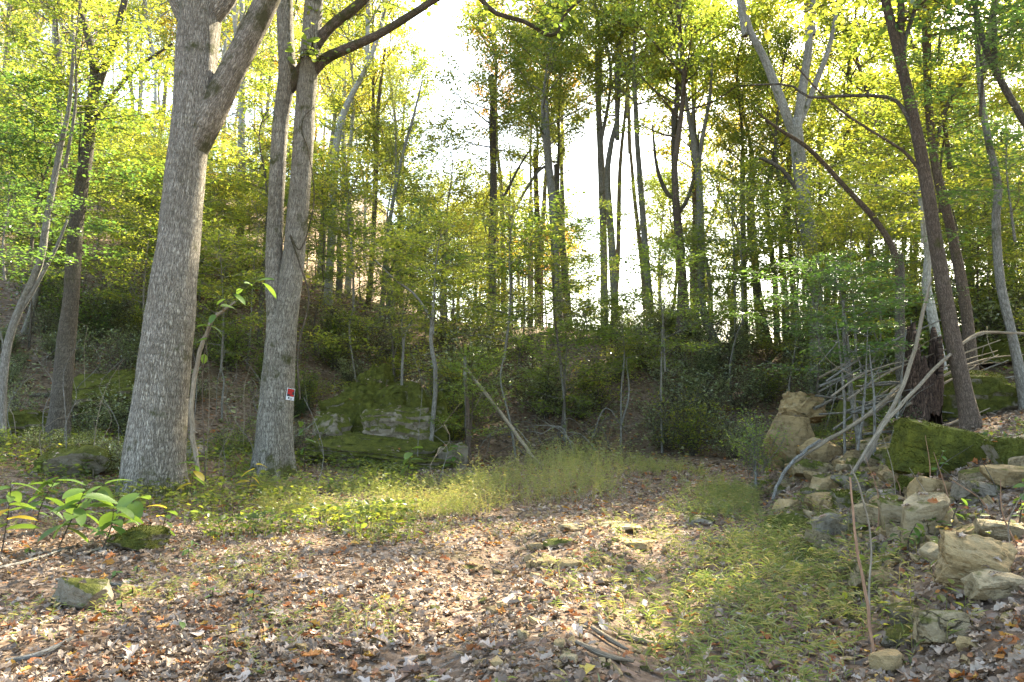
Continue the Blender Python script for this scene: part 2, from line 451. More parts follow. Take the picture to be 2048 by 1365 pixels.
GRASS = leafmat('grass_blades', [(0, (.11, .16, .05)), (.3, (.18, .215, .07)), (.6, (.27, .275, .095)), (.85, (.36, .29, .13)), (1, (.38, .24, .16))], gloss=.04, clump=.5, trans=.42, tgain=(1.3, 1.3, .85))
GRASSG = leafmat('grass_blades_green', [(0, (.10, .15, .045)), (.35, (.16, .20, .06)), (.65, (.27, .26, .10)), (1, (.36, .28, .18))], gloss=.05, clump=.25, trans=.45, tgain=(1.4, 1.4, .9))

# ------------------------------------------------------------------ ground
k = 5.0
u = np.linspace(-1, 1, 300); gx = np.sinh(u * k) / math.sinh(k) * 500
v = np.linspace(-.9, 1, 330); gy = 9 + np.sinh(v * k) / math.sinh(k) * 900
GX, GY = np.meshgrid(gx, gy)
GZ = H(GX, GY)
nx, ny = len(gx), len(gy)
i = (np.arange(ny - 1)[:, None] * nx + np.arange(nx - 1)[None])
Q = np.stack([i, i + 1, i + nx + 1, i + nx], -1).reshape(-1, 4)
add('ground', mesh('ground', np.stack([GX, GY, GZ], -1).reshape(-1, 3), Q=Q), groundmat(), kind='structure')

# ------------------------------------------------------------------ rocks
def icosphere(sub):
    import bmesh
    bm = bmesh.new(); bmesh.ops.create_icosphere(bm, subdivisions=sub, radius=1)
    V = np.array([v.co[:] for v in bm.verts]); T = np.array([[v.index for v in f.verts] for f in bm.faces]); bm.free()
    return V, T
ICO = {s: icosphere(s) for s in (2, 3, 4, 5)}
def rock_mesh(name, size, seed, sub=4, planes=13, strata=0.0, rough=.04, boxy=.5, flat=None):
    r = np.random.default_rng(seed)
    V, T = ICO[sub]; V = V.copy()
    ax = [np.eye(3)[i] * s for i in range(3) for s in (1, -1)]
    for a in ax:
        n = norm(a + r.normal(0, .16, 3)); d = r.uniform(.55, .72) if boxy > r.uniform(0, 1) else r.uniform(.68, .9)
        V -= np.maximum(0, V @ n - d)[:, None] * n
    for _ in range(planes):
        n = norm(r.normal(0, 1, 3)); d = r.uniform(.54, .84)
        V -= np.maximum(0, V @ n - d)[:, None] * n
    o = r.uniform(0, 50)
    nrm = norm(V)
    V += nrm * (rough * fbm(V[:, 0] * 2.1 + o, V[:, 1] * 2.1, V[:, 2] * 2.1 + o, 4))[:, None]
    V += nrm * (rough * .55 * fbm(V[:, 0] * 6 + o, V[:, 1] * 6, V[:, 2] * 8, 3))[:, None]
    # broken steps along the bedding
    bz = V @ norm(np.array([r.normal(0, .25), r.normal(0, .25), 1.0])) * r.uniform(3, 5) + .35 * fbm(V[:, 0] * 1.7 + o, V[:, 1] * 1.7, o, 2)
    V += nrm * (np.clip(np.abs(bz - np.round(bz)) * 9, 0, 1) - 1)[:, None] * rough * .7
    if strata:
        zz = V[:, 2] * 7.5 + 1.3 * fbm(V[:, 0] * 1.2 + o, V[:, 1] * 1.2, o, 2)
        lay = np.floor(zz); fr = zz - lay
        off = (_h(lay.astype(np.int64) + 500, np.int64(seed % 97) + 0 * lay.astype(np.int64), 3 + 0 * lay.astype(np.int64)) - .5) * 2
        off = off * strata - strata * 1.1 * np.clip(1 - np.minimum(fr, 1 - fr) * 7, 0, 1)
        hn = norm(np.stack([V[:, 0], V[:, 1], 0 * V[:, 2]], -1))
        V += hn * off[:, None]
    ext = V.max(0) - V.min(0)
    V = (V - (V.max(0) + V.min(0)) / 2) / ext * np.asarray(size)
    me = mesh(name, V, T=T, smooth=True)
    try: me.set_sharp_from_angle(angle=R(24))
    except Exception: pass
    return me
rock_seed = [100]; ROCKS = []
MOSS = leafmat('moss_fuzz', [(0, (.045, .05, .014)), (.5, (.085, .09, .02)), (1, (.14, .14, .03))], trans=.3, gloss=.01, clump=.4, tgain=(1.2, 1.2, .8))
def rock(px, py, d, w, h, mat, label, depth=1.0, rz=None, tilt=(0, 0), cat='rock', name='rock', sub=4, strata=0.0, rough=.036, boxy=.5, group=None, planes=13, sink=.12, perch=False):
    """rock whose visible face spans w x h photo pixels round (px, py), d metres ahead; lower edge reaches into the ground"""
    rock_seed[0] += 1
    r = np.random.default_rng(rock_seed[0])
    if not perch:
        d = hit(px, py + h * .42) or d
    s = d / F_PX
    c = P(px, py, d); W = w * s; Hh = h * s
    bot = c[2] - Hh / 2; top = c[2] + Hh / 2
    g = float(H(c[0], c[1] + W * depth * .3))
    nb = min(bot, g - sink * Hh - .02) if 'perched' not in label else bot - .06
    Hh2 = top - nb
    me = rock_mesh(name, (W, W * depth, Hh2), rock_seed[0], sub, planes, strata, rough, boxy)
    o_ = add(name, me, RK[mat], None, label, cat, group, None, (c[0], c[1] + W * depth * .3, (top + nb) / 2), (R(tilt[0]), R(tilt[1]), R(rz if rz is not None else r.uniform(-20, 20))))
    ROCKS.append((o_, W, mat))
    if mat in ('moss', 'verymoss') and W > .35:
        # short fuzz of moss standing on the upper faces
        Vv = np.zeros(len(me.vertices) * 3, np.float32); me.vertices.foreach_get('co', Vv); Vv = Vv.reshape(-1, 3)
        Nn = np.zeros(len(me.vertices) * 3, np.float32); me.vertices.foreach_get('normal', Nn); Nn = Nn.reshape(-1, 3)
        Tt = ICO[sub][1]; n_ = int(min(9000, 3500 * W * W + 1200))
        fi = r.integers(0, len(Tt), n_); bc = r.dirichlet((1, 1, 1), n_)
        C_ = (Vv[Tt[fi]] * bc[..., None]).sum(1); Nf = norm(Nn[Tt[fi, 0]])
        kp_ = (Nf[:, 2] > -.1) & (fbm(C_[:, 0] * 3 + rock_seed[0], C_[:, 1] * 3, C_[:, 2] * 3, 3) > (-.25 if mat == 'moss' else -.6))
        C_, Nf = C_[kp_], Nf[kp_]; n_ = len(C_)
        dr = norm(Nf + r.normal(0, .5, (n_, 3))) * r.uniform(.012, .034, n_)[:, None]; sd_ = norm(np.cross(dr, r.normal(0, 1, (n_, 3)))) * .007
        Vm = np.stack([C_ - sd_, C_ + sd_, C_ + dr], 1).reshape(-1, 3)
        add('moss', mesh('moss', Vm, T=np.arange(n_ * 3).reshape(-1, 3), smooth=False), MOSS, o_, kind='stuff')
    return o_

# right bank, the bigger stones
rock(1612, 818, 14.3, 104, 66, 'tan', 'craggy tan sandstone boulder perched on top of a smooth boulder on the bank', .9, 15, (0, 12), strata=.06, rough=.10, planes=9, perch=True)
rock(1592, 872, 14.0, 108, 80, 'tan', 'smooth tan boulder supporting the craggy one at the end of the bank', .9, -12, (0, 8), rough=.03, planes=8, perch=True)
rock(1648, 906, 12.6, 92, 52, 'tan', 'flat leaning tan slab above the smaller stones of the bank', .8, 20, (10, -14))
rock(1636, 938, 12.0, 100, 36, 'tanmoss', 'long low tan slab under the leaning slab', .8, 4, (0, 4))
rock(1650, 972, 11.6, 62, 44, 'tan', 'tan block lying under the long low slab', .9, 25)
rock(1888, 905, 10.8, 184, 108, 'verymoss', 'big tilted boulder covered in bright green moss beside the rotten stump', .75, 10, (0, 16), 'boulder', 'boulder', sub=5, rough=.03, boxy=.8, planes=5)
rock(1765, 800, 15.0, 130, 112, 'moss', 'dark mossy square boulder behind the leaning dead branches', .8, 0, (0, 0), 'boulder', 'boulder', boxy=.9, planes=4)
rock(1930, 792, 15.2, 230, 110, 'moss', 'long dark mossy ledge behind the rotten stump', .6, -6, (0, 0), 'boulder', 'boulder', boxy=.9, planes=4, strata=.05)
rock(2010, 705, 17.5, 150, 60, 'moss', 'mossy rock at the top of the bank beyond the brush', .8, 0, (0, -15), 'boulder', 'boulder')
rock(1584, 1016, 10.9, 64, 46, 'tan', 'tan wedge stone at the toe of the bank with a dark split', .9, 30, (0, -25))
rock(1576, 1052, 10.4, 96, 44, 'tanmoss', 'broad tan stone at the toe of the bank under the wedge stone', .8, -10, (0, -8))
rock(1868, 984, 9.6, 74, 56, 'tan', 'upright tan block leaning behind the big pale stone', .8, -15, (0, 8), boxy=.9, planes=4)
rock(1852, 1045, 9.0, 104, 104, 'pale', 'big pale smooth-faced stone leaning on the bank', .7, 18, (12, -12), boxy=.8, planes=6, rough=.035)
rock(1898, 1040, 9.2, 46, 66, 'tan', 'narrow tan stone beside the big pale stone', .9, 0)
rock(1972, 1130, 7.4, 150, 110, 'tan', 'large rough tan boulder at the edge of the bank', .8, -14, (8, 14), 'boulder', 'boulder', sub=5, rough=.07, planes=9)
rock(1888, 1106, 7.6, 62, 34, 'pale', 'flat pale stone resting against the large rough tan boulder', .9, 10, (0, -8))
rock(2010, 1172, 7.0, 140, 50, 'pale', 'long pale stone lying below the large rough tan boulder', .7, 5)
rock(1895, 1256, 6.0, 98, 66, 'pale', 'squat pale stone half hidden in the grass of the bank', .8, -20)
rock(1735, 1156, 7.9, 70, 56, 'tanmoss', 'dull tan stone in the middle of the bank among weeds', .9, 25)
rock(1800, 1028, 9.3, 70, 66, 'tanmoss', 'mossy-sided tan stone close beside the big pale stone', .9, 35)
rock(1665, 1048, 10.0, 78, 50, 'grey', 'grey stone in the litter between the wedge stone and the pale stone', .9, 5)
rock(1600, 1088, 9.4, 46, 36, 'tan', 'small tan stone standing at the edge of the track grass', .9, 40)
rock(1785, 1332, 5.0, 66, 48, 'tan', 'tan stone sunk in the grass beside the red stalk', .9, 10)
rock(1835, 972, 10.3, 74, 34, 'verymoss', 'small moss cushion stone in front of the big mossy boulder', .9, 0)
rock(1770, 1000, 10.2, 60, 40, 'grey', 'grey weathered stone behind the mossy-sided tan stone', .9, -25)
rock(1700, 1000, 11.0, 66, 34, 'moss', 'low mossy stone at the foot of the leaning dead branches', .9, 12)
rock(2030, 905, 11.5, 90, 60, 'moss', 'mossy stone beside the grey tree on the bank', .9, 12)
# left side
rock(152, 1192, 6.9, 120, 62, 'grey', 'pale lichen-covered stone in the leaf litter beside the large-leaved plants', .8, -12, (4, 10))
rock(246, 1186, 7.0, 36, 26, 'tan', 'small yellowish stone beside the pale lichen-covered stone', .9)
rock(262, 1082, 10.0, 116, 50, 'moss', 'mossy stone in front of the largest tree', .9, 10, rough=.06)
rock(140, 925, 14.4, 150, 66, 'moss', 'mossy boulder in the weeds between the largest and the dark forked tree', .8, 5, (0, 0), 'boulder', 'boulder')
rock(370, 905, 15.5, 70, 40, 'grey', 'grey stone between the two large trees', .9, 12)
rock(525, 1058, 9.8, 34, 22, 'tan', 'small tan stone beside the grass strip', .9)
# left ledges
rock(195, 800, 16.8, 170, 116, 'moss', 'mossy layered outcrop beneath the dark forked tree', .8, 5, (0, -8), 'outcrop', 'rock_outcrop', sub=5, strata=.07, boxy=.8, planes=5)
rock(60, 850, 16.6, 150, 60, 'moss', 'low mossy ledge beneath the leaning grey tree', .8, 0, (0, 0), 'outcrop', 'rock_outcrop', strata=.06, boxy=.8, planes=4)
rock(735, 752, 19.0, 130, 46, 'moss', 'topmost mossy bed of the layered ledge', .8, -8, (0, -9), 'outcrop', 'rock_outcrop', sub=5, strata=.03, rough=.07, boxy=.9, planes=8, perch=True)
rock(752, 786, 18.6, 176, 56, 'moss', 'second mossy bed of the layered ledge under the topmost one', .7, 6, (0, 4), 'outcrop', 'rock_outcrop', sub=5, strata=.03, rough=.07, boxy=.9, planes=8, perch=True)
rock(700, 806, 18.4, 120, 58, 'moss', 'mossy shoulder of the layered ledge nearest the sign tree', .7, -5, (0, -10), 'outcrop', 'rock_outcrop', sub=4, strata=.03, rough=.07, boxy=.9, planes=8, perch=True)
rock(770, 820, 18.2, 170, 34, 'moss', 'dark recessed bed right above the pale layered ledge', .7, 0, (0, 2), 'outcrop', 'rock_outcrop', sub=4, strata=.03, rough=.06, boxy=.9, planes=6, perch=True)
rock(790, 843, 17.6, 156, 66, 'ledge', 'pale bare bed of the layered ledge', .7, 0, (0, 2), 'outcrop', 'rock_outcrop', sub=5, strata=.05, rough=.05, boxy=.9, planes=7, perch=True)
rock(660, 846, 17.7, 96, 40, 'ledge', 'pale ledge end with moss beside the sign tree', .8, 4, (0, -6), 'outcrop', 'rock_outcrop', strata=.08, boxy=.9, planes=3, perch=True)
rock(842, 792, 17.9, 62, 60, 'moss', 'square mossy block on the shoulder of the pale ledge', .9, 8, (0, 0), boxy=.95, planes=3, perch=True)
rock(876, 812, 17.8, 46, 56, 'moss', 'narrow mossy block with a small curved tree against it', .9, -8, (0, 0), boxy=.95, planes=3, perch=True)
rock(745, 892, 17.0, 330, 46, 'moss', 'long flat moss-covered slab below the pale ledge', .35, 3, (0, 2), 'outcrop', 'rock_outcrop', sub=5, strata=.04, rough=.06, perch=True)
rock(800, 928, 16.4, 220, 48, 'moss', 'lowest mossy slab of the ledge behind the grass', .4, -4, (0, 3), 'outcrop', 'rock_outcrop', sub=5, strata=.06, rough=.06, perch=True)
rock(905, 905, 16.9, 60, 40, 'grey', 'grey broken end of the mossy slab', .8, 12, perch=True)
# track stones, the larger
for q in [(1092, 1128, 8.1, 66, 24, 'tan', 'flat tan stone breaking out of the track'), (1142, 1132, 8.0, 58, 20, 'tan', 'low tan stone next to the flat one on the track'),
          (1118, 1088, 9.1, 60, 20, 'tanmoss', 'rounded tan stone across the upper track'), (1075, 1094, 9.0, 34, 16, 'tan', 'small round stone on the upper track'),
          (1272, 1090, 9.0, 90, 18, 'tan', 'long sunlit pale stone at the grassy rut of the track'), (1190, 1126, 8.1, 40, 18, 'tan', 'tan stone in the grassy rut of the track'),
          (1150, 1056, 10.0, 60, 12, 'pale', 'flat stone ledge crossing the top of the track'), (1240, 1054, 10.1, 90, 12, 'pale', 'long flat stone ledge at the top of the track'),
          (940, 1137, 7.9, 50, 12, 'tan', 'thin flat stone on the leafy side of the track'), (1118, 1290, 5.3, 24, 22, 'tan', 'small upright tan cobble on the bare soil'),
          (1136, 1322, 5.0, 40, 22, 'pale', 'pale flat cobble on the bare soil'), (1047, 1272, 5.5, 24, 22, 'pale', 'yellowish cobble among the leaves on the track'),
          (985, 1222, 6.2, 26, 16, 'tan', 'tan cobble half buried in the track'), (1285, 1205, 6.4, 20, 16, 'tan', 'small tan cobble by the grassy rut'),
          (1510, 1255, 5.8, 50, 30, 'tanmoss', 'tan stone sunk in the green grass beside the track'), (1432, 1082, 9.2, 30, 18, 'grey', 'grey cobble in the sunlit grass edge'),
          (1400, 1042, 10.2, 60, 20, 'grey', 'grey stone at the edge of the sunlit grass')]:
    rock(*q[:6], q[6], .8, sub=3)
PROTO_R = [rock_mesh('stone', (1, 1.1, .62), 300 + j, 3, 5, rough=.06, boxy=.95) for j in range(10)]
for me in PROTO_R: me.materials.append(None)
def small_stone(x, y, s, mat, label, group):
    z = float(H(x, y))
    o = add('stone', PROTO_R[rng.integers(10)], RK[mat], None, label, 'stone', group, None, (x, y, z + s * .12), (rng.uniform(-.3, .3), rng.uniform(-.3, .3), rng.uniform(0, 6.3)), (s, s * rng.uniform(.7, 1.1), s * rng.uniform(.6, 1)), True)
for j in range(115):
    y = rng.uniform(5, 14.5); x = toe(y) + abs(rng.normal(0, 1.5)) - .1
    small_stone(x, y, rng.uniform(.06, .16) + .22 * rng.uniform() ** 2.5, rng.choice(['tan', 'pale', 'tanmoss', 'grey']), 'small broken stone lying among weeds on the rocky bank', 'small stones of the rocky bank')
for j in range(95):
    y = rng.uniform(7.0, 13.8); x = toe(y) + rng.uniform(-.1, 2.6) ** 1.0
    small_stone(x, y, rng.uniform(.2, .42), rng.choice(['tan', 'tan', 'pale', 'tanmoss', 'grey']), 'fist-to-head sized angular rubble stone on the slope of the rocky bank', 'rubble of the rocky bank')
for j in range(80):
    y = 4.2 + 7 * rng.uniform(0, 1) ** 1.2; x = np.interp(y, [4, 11], [.2, 1.0]) + rng.normal(0, .9)
    small_stone(x, y, rng.uniform(.03, .10), rng.choice(['tan', 'pale', 'tanmoss']), 'loose cobble scattered on the leafy dirt track', 'loose cobbles on the track')

ICO[1] = icosphere(1)
r = np.random.default_rng(99); A = Acc()
n = 2600; y = r.uniform(4.3, 14, n); x = np.where(r.uniform(0, 1, n) < .62, toe(y) + r.uniform(-.3, 2.8, n), np.interp(y, [4, 11], [.3, 1.0]) + r.normal(0, .8, n))
X, Y, Z = frames(n, .5, r); pv = ICO[1][0] * (1 + .22 * np.random.default_rng(3).normal(0, 1, (len(ICO[1][0]), 1)))
sz = np.clip(np.exp(r.normal(-3.7, .5, n)), .008, .07)
A.add(*scatter(pv, ICO[1][1], np.stack([x, y, H(x, y) + sz * .2], -1), X, Y, Z, np.stack([sz, sz * r.uniform(.6, 1.1, n), sz * r.uniform(.4, .8, n)], -1)), None)
add('gravel', A.mesh('gravel', False), RK['tan'], None, 'small tan stone chips strewn over the bank and the track', 'gravel', None, 'stuff')

# ------------------------------------------------------------------ crowns (wood + leaves), shared by the trees
def crown(name, seed, Ht, Rad, nl, nleaf, leaf, lead=.09, layered=False, elev=(15, 55), prof=None, tilt=.55, start=.08, multi=False, lp=LEAF4, spread=.105):
    r = np.random.default_rng(seed)
    A = Acc()
    if not multi:
        lp_ = np.array([[0, 0, -.02 * Ht], [r.normal(0, .02) * Ht, r.normal(0, .02) * Ht, .35 * Ht], [r.normal(0, .035) * Ht, r.normal(0, .035) * Ht, .7 * Ht], [r.normal(0, .05) * Ht, r.normal(0, .05) * Ht, Ht]])
        lead_p = resample(lp_, 14)
        A.add(*tube(lead_p, [lead, lead * .75, lead * .4, .012], 6))
    pts = []; wts = []
    for a in range(nl):
        t = start + (1 - start) * ((a + r.uniform(0, 1)) / nl) ** .9 if not multi else 0
        if multi:
            base = np.array([r.normal(0, .12), r.normal(0, .12), -.05]) * Rad
            L = Ht * r.uniform(.7, 1.1); el = R(r.uniform(40, 85))
        else:
            base = np.array([np.interp(t, np.linspace(0, 1, 14), lead_p[:, c]) for c in range(3)])
            pr = prof(t) if prof else (math.sin(math.pi * min(1, .18 + t * .80)) ** .7)
            L = Rad * pr * r.uniform(.75, 1.15); el = R(elev[0] + (elev[1] - elev[0]) * t + r.normal(0, 8))
        az = a * 2.39996 + r.normal(0, .3)
        dv = np.array([math.cos(az) * math.cos(el), math.sin(az) * math.cos(el), math.sin(el)])
        bend = np.array([0, 0, 1.0]) * L * r.uniform(-.05, .14) * (0.3 if layered else 1)
        p = np.array([base, base + dv * L * .35 + r.normal(0, .03, 3) * L, base + dv * L * .7 + bend * .5 + r.normal(0, .05, 3) * L, base + dv * L + bend])
        p = resample(p, 9)
        r0 = max(.012, lead * (.45 - .25 * t)) if not multi else .014
        A.add(*tube(p, [r0, r0 * .6, .006], 5 if not multi else 4, cap=False))
        nt_ = 12
        for b in range(nt_):
            f = .28 + .72 * (b + r.uniform(0, 1)) / nt_
            q0 = p[min(8, int(f * 8))]
            az2 = az + (1 if b % 2 else -1) * r.uniform(.4, 1.25); el2 = el * .4 + r.normal(0, .15 if layered else .4)
            l2 = L * r.uniform(.22, .42) * (1.15 - .5 * f)
            d2 = np.array([math.cos(az2) * math.cos(el2), math.sin(az2) * math.cos(el2), math.sin(el2)])
            q1 = q0 + d2 * l2
            if layered: q1[2] -= l2 * .1
            A.add(*tube(resample(np.array([q0, q0 + d2 * l2 * .5 + r.normal(0, .04, 3) * l2, q1]), 4), [.008, .004], 3, cap=False))
            m = 6
            tw_ = q0 + (q1 - q0) * np.linspace(.2, 1.05, m)[:, None]
            side = norm(np.array([-d2[1], d2[0], 0.0])) * l2 * .30
            for sg_ in (-1, 0, 1):
                pts.append(tw_ + sg_ * side * r.uniform(.3, 1.0, (m, 1)) + r.normal(0, .05, (m, 3)) * l2); wts.append(np.full(m, l2))
        pts.append(p[5:]); wts.append(np.full(4, L * .2))
    pts = np.vstack(pts); wts = np.concatenate(wts)
    # uneven clumps: some twigs carry far more leaves than others
    wts = wts * (.25 + 1.5 * r.uniform(0, 1, len(wts)) ** 1.5) * (.5 + sst(-.5, .5, fbm(pts[:, 0] * .7 + seed, pts[:, 1] * .7, pts[:, 2] * .7, 2)))
    idx = r.choice(len(pts), nleaf, p=wts / wts.sum())
    sg = spread * Rad ** .5 * np.array([1, 1, .45 if layered else .8])
    C = pts[idx] + r.normal(0, 1, (nleaf, 3)) * sg
    X, Y, Z = frames(nleaf, tilt, r)
    V, T = scatter(*lp, C, X, Y, Z, leaf * np.exp(r.normal(0, .28, nleaf)))
    wood = A.mesh(name + '_wood'); lv = mesh(name + '_leaves', V, T=T, smooth=False)
    lv.materials.append(None); wood.materials.append(None)
    return wood, lv
CR = {
 'tall0': crown('tall', 1, 11, 3.2, 30, 10500, .13, .13),
 'tall1': crown('tall', 2, 12, 2.8, 34, 10000, .125, .12),
 'tall2': crown('tall', 3, 10, 3.6, 26, 9500, .13, .12, elev=(25, 65)),
 'broad0': crown('broad', 4, 7.5, 3.6, 26, 13000, .12, .11),
 'broad1': crown('broad', 5, 7, 3.2, 24, 12000, .115, .10),
 'airy0': crown('airy', 6, 10, 3.4, 22, 4800, .13, .12, elev=(35, 70)),
 'airy1': crown('airy', 7, 9, 3.0, 18, 4500, .12, .10, elev=(40, 70)),
 'spray0': crown('spray', 8, 4.2, 2.3, 22, 4800, .09, .04, True, (0, 40), tilt=.35),
 'spray1': crown('spray', 9, 4.6, 2.6, 24, 5400, .09, .04, True, (5, 45), tilt=.4),
 'spray2': crown('spray', 10, 3.6, 2.2, 18, 3600, .095, .035, True, (0, 40), tilt=.35),
 'near0': crown('near', 12, 7, 3.0, 26, 5200, .125, .07, True, (5, 50), tilt=.5, lp=LEAF6),
 'near1': crown('near', 13, 6.5, 3.2, 24, 4800, .13, .07, True, (0, 45), tilt=.5, lp=LEAF6),
 'bush0': crown('bush', 14, 1.5, 1.0, 16, 1700, .075, .02, multi=True, tilt=.45, spread=.12),
 'bush1': crown('bush', 15, 1.8, 1.0, 14, 1400, .08, .02, multi=True, tilt=.45, spread=.12),
 'bush2': crown('bush', 16, 1.2, 1.0, 16, 1400, .07, .02, multi=True, tilt=.4, spread=.10),
}
def put_crown(root, proto, loc, sc, mat, bark, rotz=None):
    w, l = CR[proto]
    rz = rng.uniform(0, 6.28) if rotz is None else rotz
    sc = (sc, sc, sc) if np.isscalar(sc) else (sc[0], sc[0], sc[1])
    add('branches', w, BK[bark], root, loc=loc, rot=(0, 0, rz), scale=sc, objmat=True)
    add('crown', l, LM[mat], root, loc=loc, rot=(0, 0, rz), scale=sc, objmat=True)
def px_path(pts, d):
    """pts: (px, py[, d]) -> world points"""
    return np.array([P(p[0], p[1], p[2] if len(p) > 2 else d) for p in pts])
def tree(label, path, d, widths, bark, crowns=(), limbs=(), name='tree', cat='tree', group=None, sides=12, rough=.06, seed=None, flare=1.35, n=None, extend=None):
    """path in photo pixels, foot first; widths = trunk widths in pixels along it; limbs: (path, widths, bark)"""
    pts = px_path(path, d)
    g = float(H(pts[0, 0], pts[0, 1]))
    if g < pts[0, 2] - .05 or g > pts[0, 2] + .05:
        # carry the foot along the trunk's own line down (or cut it) to the ground
        pts[0, 2] = g
    if extend is not None: pts = np.vstack([pts, pts[-1] + np.array(extend)])
    base = pts[0].copy()
    loc = pts - base
    loc = np.vstack([loc[0] + np.array([0, 0, -.35]), loc])
    w = np.array(widths, float) * d / F_PX / 2
    m = n or max(12, int(np.linalg.norm(np.diff(loc, axis=0), axis=1).sum() / .35))
    sm = resample(loc, m)
    root = empty(name, base, label, cat, group)
    sd_ = rng.uniform(0, 90) if seed is None else seed
    hz = max(.22, w[0] * .8)
    def flr(a, s): return 1 + (flare - 1) * np.exp(-np.maximum(s - .35, 0) / hz) * (1 + .35 * np.sin(a * 5 + sd_) + .2 * np.sin(a * 3))
    ww = np.concatenate([[w[0]], w])
    V, T, Q_, uv = tube(sm, ww, sides, rough, sd_, True, flr)
    add('trunk', mesh('trunk', V, T, Q_, uv), BK[bark], root)
    for lb in limbs:
        lp_, lw, lbark = lb[:3]
        q = px_path(lp_, d) - base
        if len(lb) > 3: q = np.vstack([q, q[-1] + np.array(lb[3])])
        q = resample(q, max(8, int(np.linalg.norm(np.diff(q, axis=0), axis=1).sum() / .2)))
        V, T, Q_, uv = tube(q, np.array(lw) * d / F_PX / 2, max(7, sides - 4), rough, sd_ + 3)
        add('limb', mesh('limb', V, T, Q_, uv), BK[lbark], root)
    for c in crowns:
        proto, at, sc, mat = c[:4]
        if isinstance(at, str): l = sm[-1] if at == 'top' else sm[int(len(sm) * float(at))]
        else: l = P(*at) - base
        put_crown(root, proto, l, sc, mat, c[4] if len(c) > 4 else bark)
    return root

# ---- the two large trees
tA = tree('largest tree, pale furrowed leaning trunk with a thick mossy limb forking off high up',
     [(303, 1012), (308, 920), (332, 700), (356, 500), (377, 300), (388, 200), (394, 100), (402, 0), (408, -140), (414, -330), (420, -520)], 12.6,
     [116, 110, 99, 85, 76, 77, 80, 86, 70, 58, 40], 'oak',
     [('broad0', 'top', (1.3, 1.1), 'green'), ('tall2', (430, -420, 12.8), (.8, .6), 'green'), ('broad1', (300, -500, 12.2), (.9, .8), 'green')],
     [([(358, 430), (374, 340), (396, 275), (422, 225), (455, 160), (490, 90), (530, 10), (560, -60), (600, -180), (640, -330)], [26, 54, 66, 62, 54, 52, 50, 46, 38, 26], 'limbA'),
      ([(398, 60), (440, 10), (475, -50), (520, -160)], [40, 48, 44, 30], 'oak'),
      ([(386, 60), (362, 8), (340, -60), (300, -180)], [40, 44, 40, 26], 'oak')], sides=40, rough=.05, seed=3.1, flare=1.26, n=90)
tB = tree('pale double-stemmed tree with a vine and a small red sign on its trunk',
     [(547, 942), (550, 850), (560, 700), (576, 600), (591, 480), (602, 350), (612, 200), (624, 60), (632, -60), (640, -250), (650, -450)], 15.2,
     [78, 70, 60, 48, 44, 42, 40, 38, 36, 32, 24], 'oak2',
     [('broad1', 'top', (1.2, 1.1), 'green'), ('broad0', (560, -420, 15.2), (1, .9), 'green')],
     [([(550, 900), (552, 760), (552, 640), (548, 550), (550, 450), (556, 330), (563, 230), (574, 150), (570, 60), (569, -20), (566, -120), (560, -300)], [50, 44, 38, 34, 33, 32, 31, 36, 34, 33, 30, 22], 'oak2'),
      ([(572, 190), (592, 158), (625, 100), (665, 50), (725, 2), (770, -60)], [22, 26, 24, 22, 20, 14], 'limb'),
      ([(622, 150), (650, 118), (700, 95), (760, 68), (830, 25), (872, -2), (920, -22), (955, -8), (990, 26), (1050, 44), (1095, 70), (1116, 64), (1124, 40), (1150, 10), (1200, -25)], [22, 24, 20, 17, 15, 14, 12, 11, 10, 9, 8, 7, 6, 5, 3], 'limb')], sides=32, rough=.06, seed=8.4, flare=1.28, n=80)
# loose leaf sprays on the overhanging limbs of the second tree
def spray_on(root, pts, d, n, leaf, sig, mat, seed, lp=LEAF6, tilt=.5, name='crown'):
    r = np.random.default_rng(seed)
    q = resample(px_path(pts, d), 60) - np.array(root.location)
    # short twigs
    A = Acc(); tips = []
    for j in range(26):
        a = q[r.integers(4, 60)]; dv = norm(r.normal(0, 1, 3) * np.array([1, 1, .5])); L = r.uniform(.3, 1.0) * sig * 2.2
        A.add(*tube(resample(np.array([a, a + dv * L * .5 + r.normal(0, .03, 3), a + dv * L]), 5), [.010, .004], 4, cap=False))
        tips.append(a + dv * L * r.uniform(.3, 1.1, 6)[:, None])
    tips = np.vstack(tips)
    C = tips[r.integers(0, len(tips), n)] + r.normal(0, .35 * sig, (n, 3))
    X, Y, Z = frames(n, tilt, r)
    V, T = scatter(*lp, C, X, Y, Z, leaf * r.uniform(.6, 1.2, n))
    add('twigs', A.mesh('twigs'), BK['limb'], root, kind='stuff')
    add(name, mesh('spray', V, T=T, smooth=False), LM[mat], root)
spray_on(tB, [(880, -60), (960, -10), (1060, 20), (1110, 40), (1180, -10), (1290, -20)], 15.2, 420, .16, .42, 'green', 5)
spray_on(tB, [(600, 120), (625, 105), (650, 115)], 15.0, 60, .16, .25, 'bright', 6)
spray_on(tB, [(640, 60), (720, 20), (800, -30), (860, -40)], 15.4, 200, .15, .5, 'green', 7)

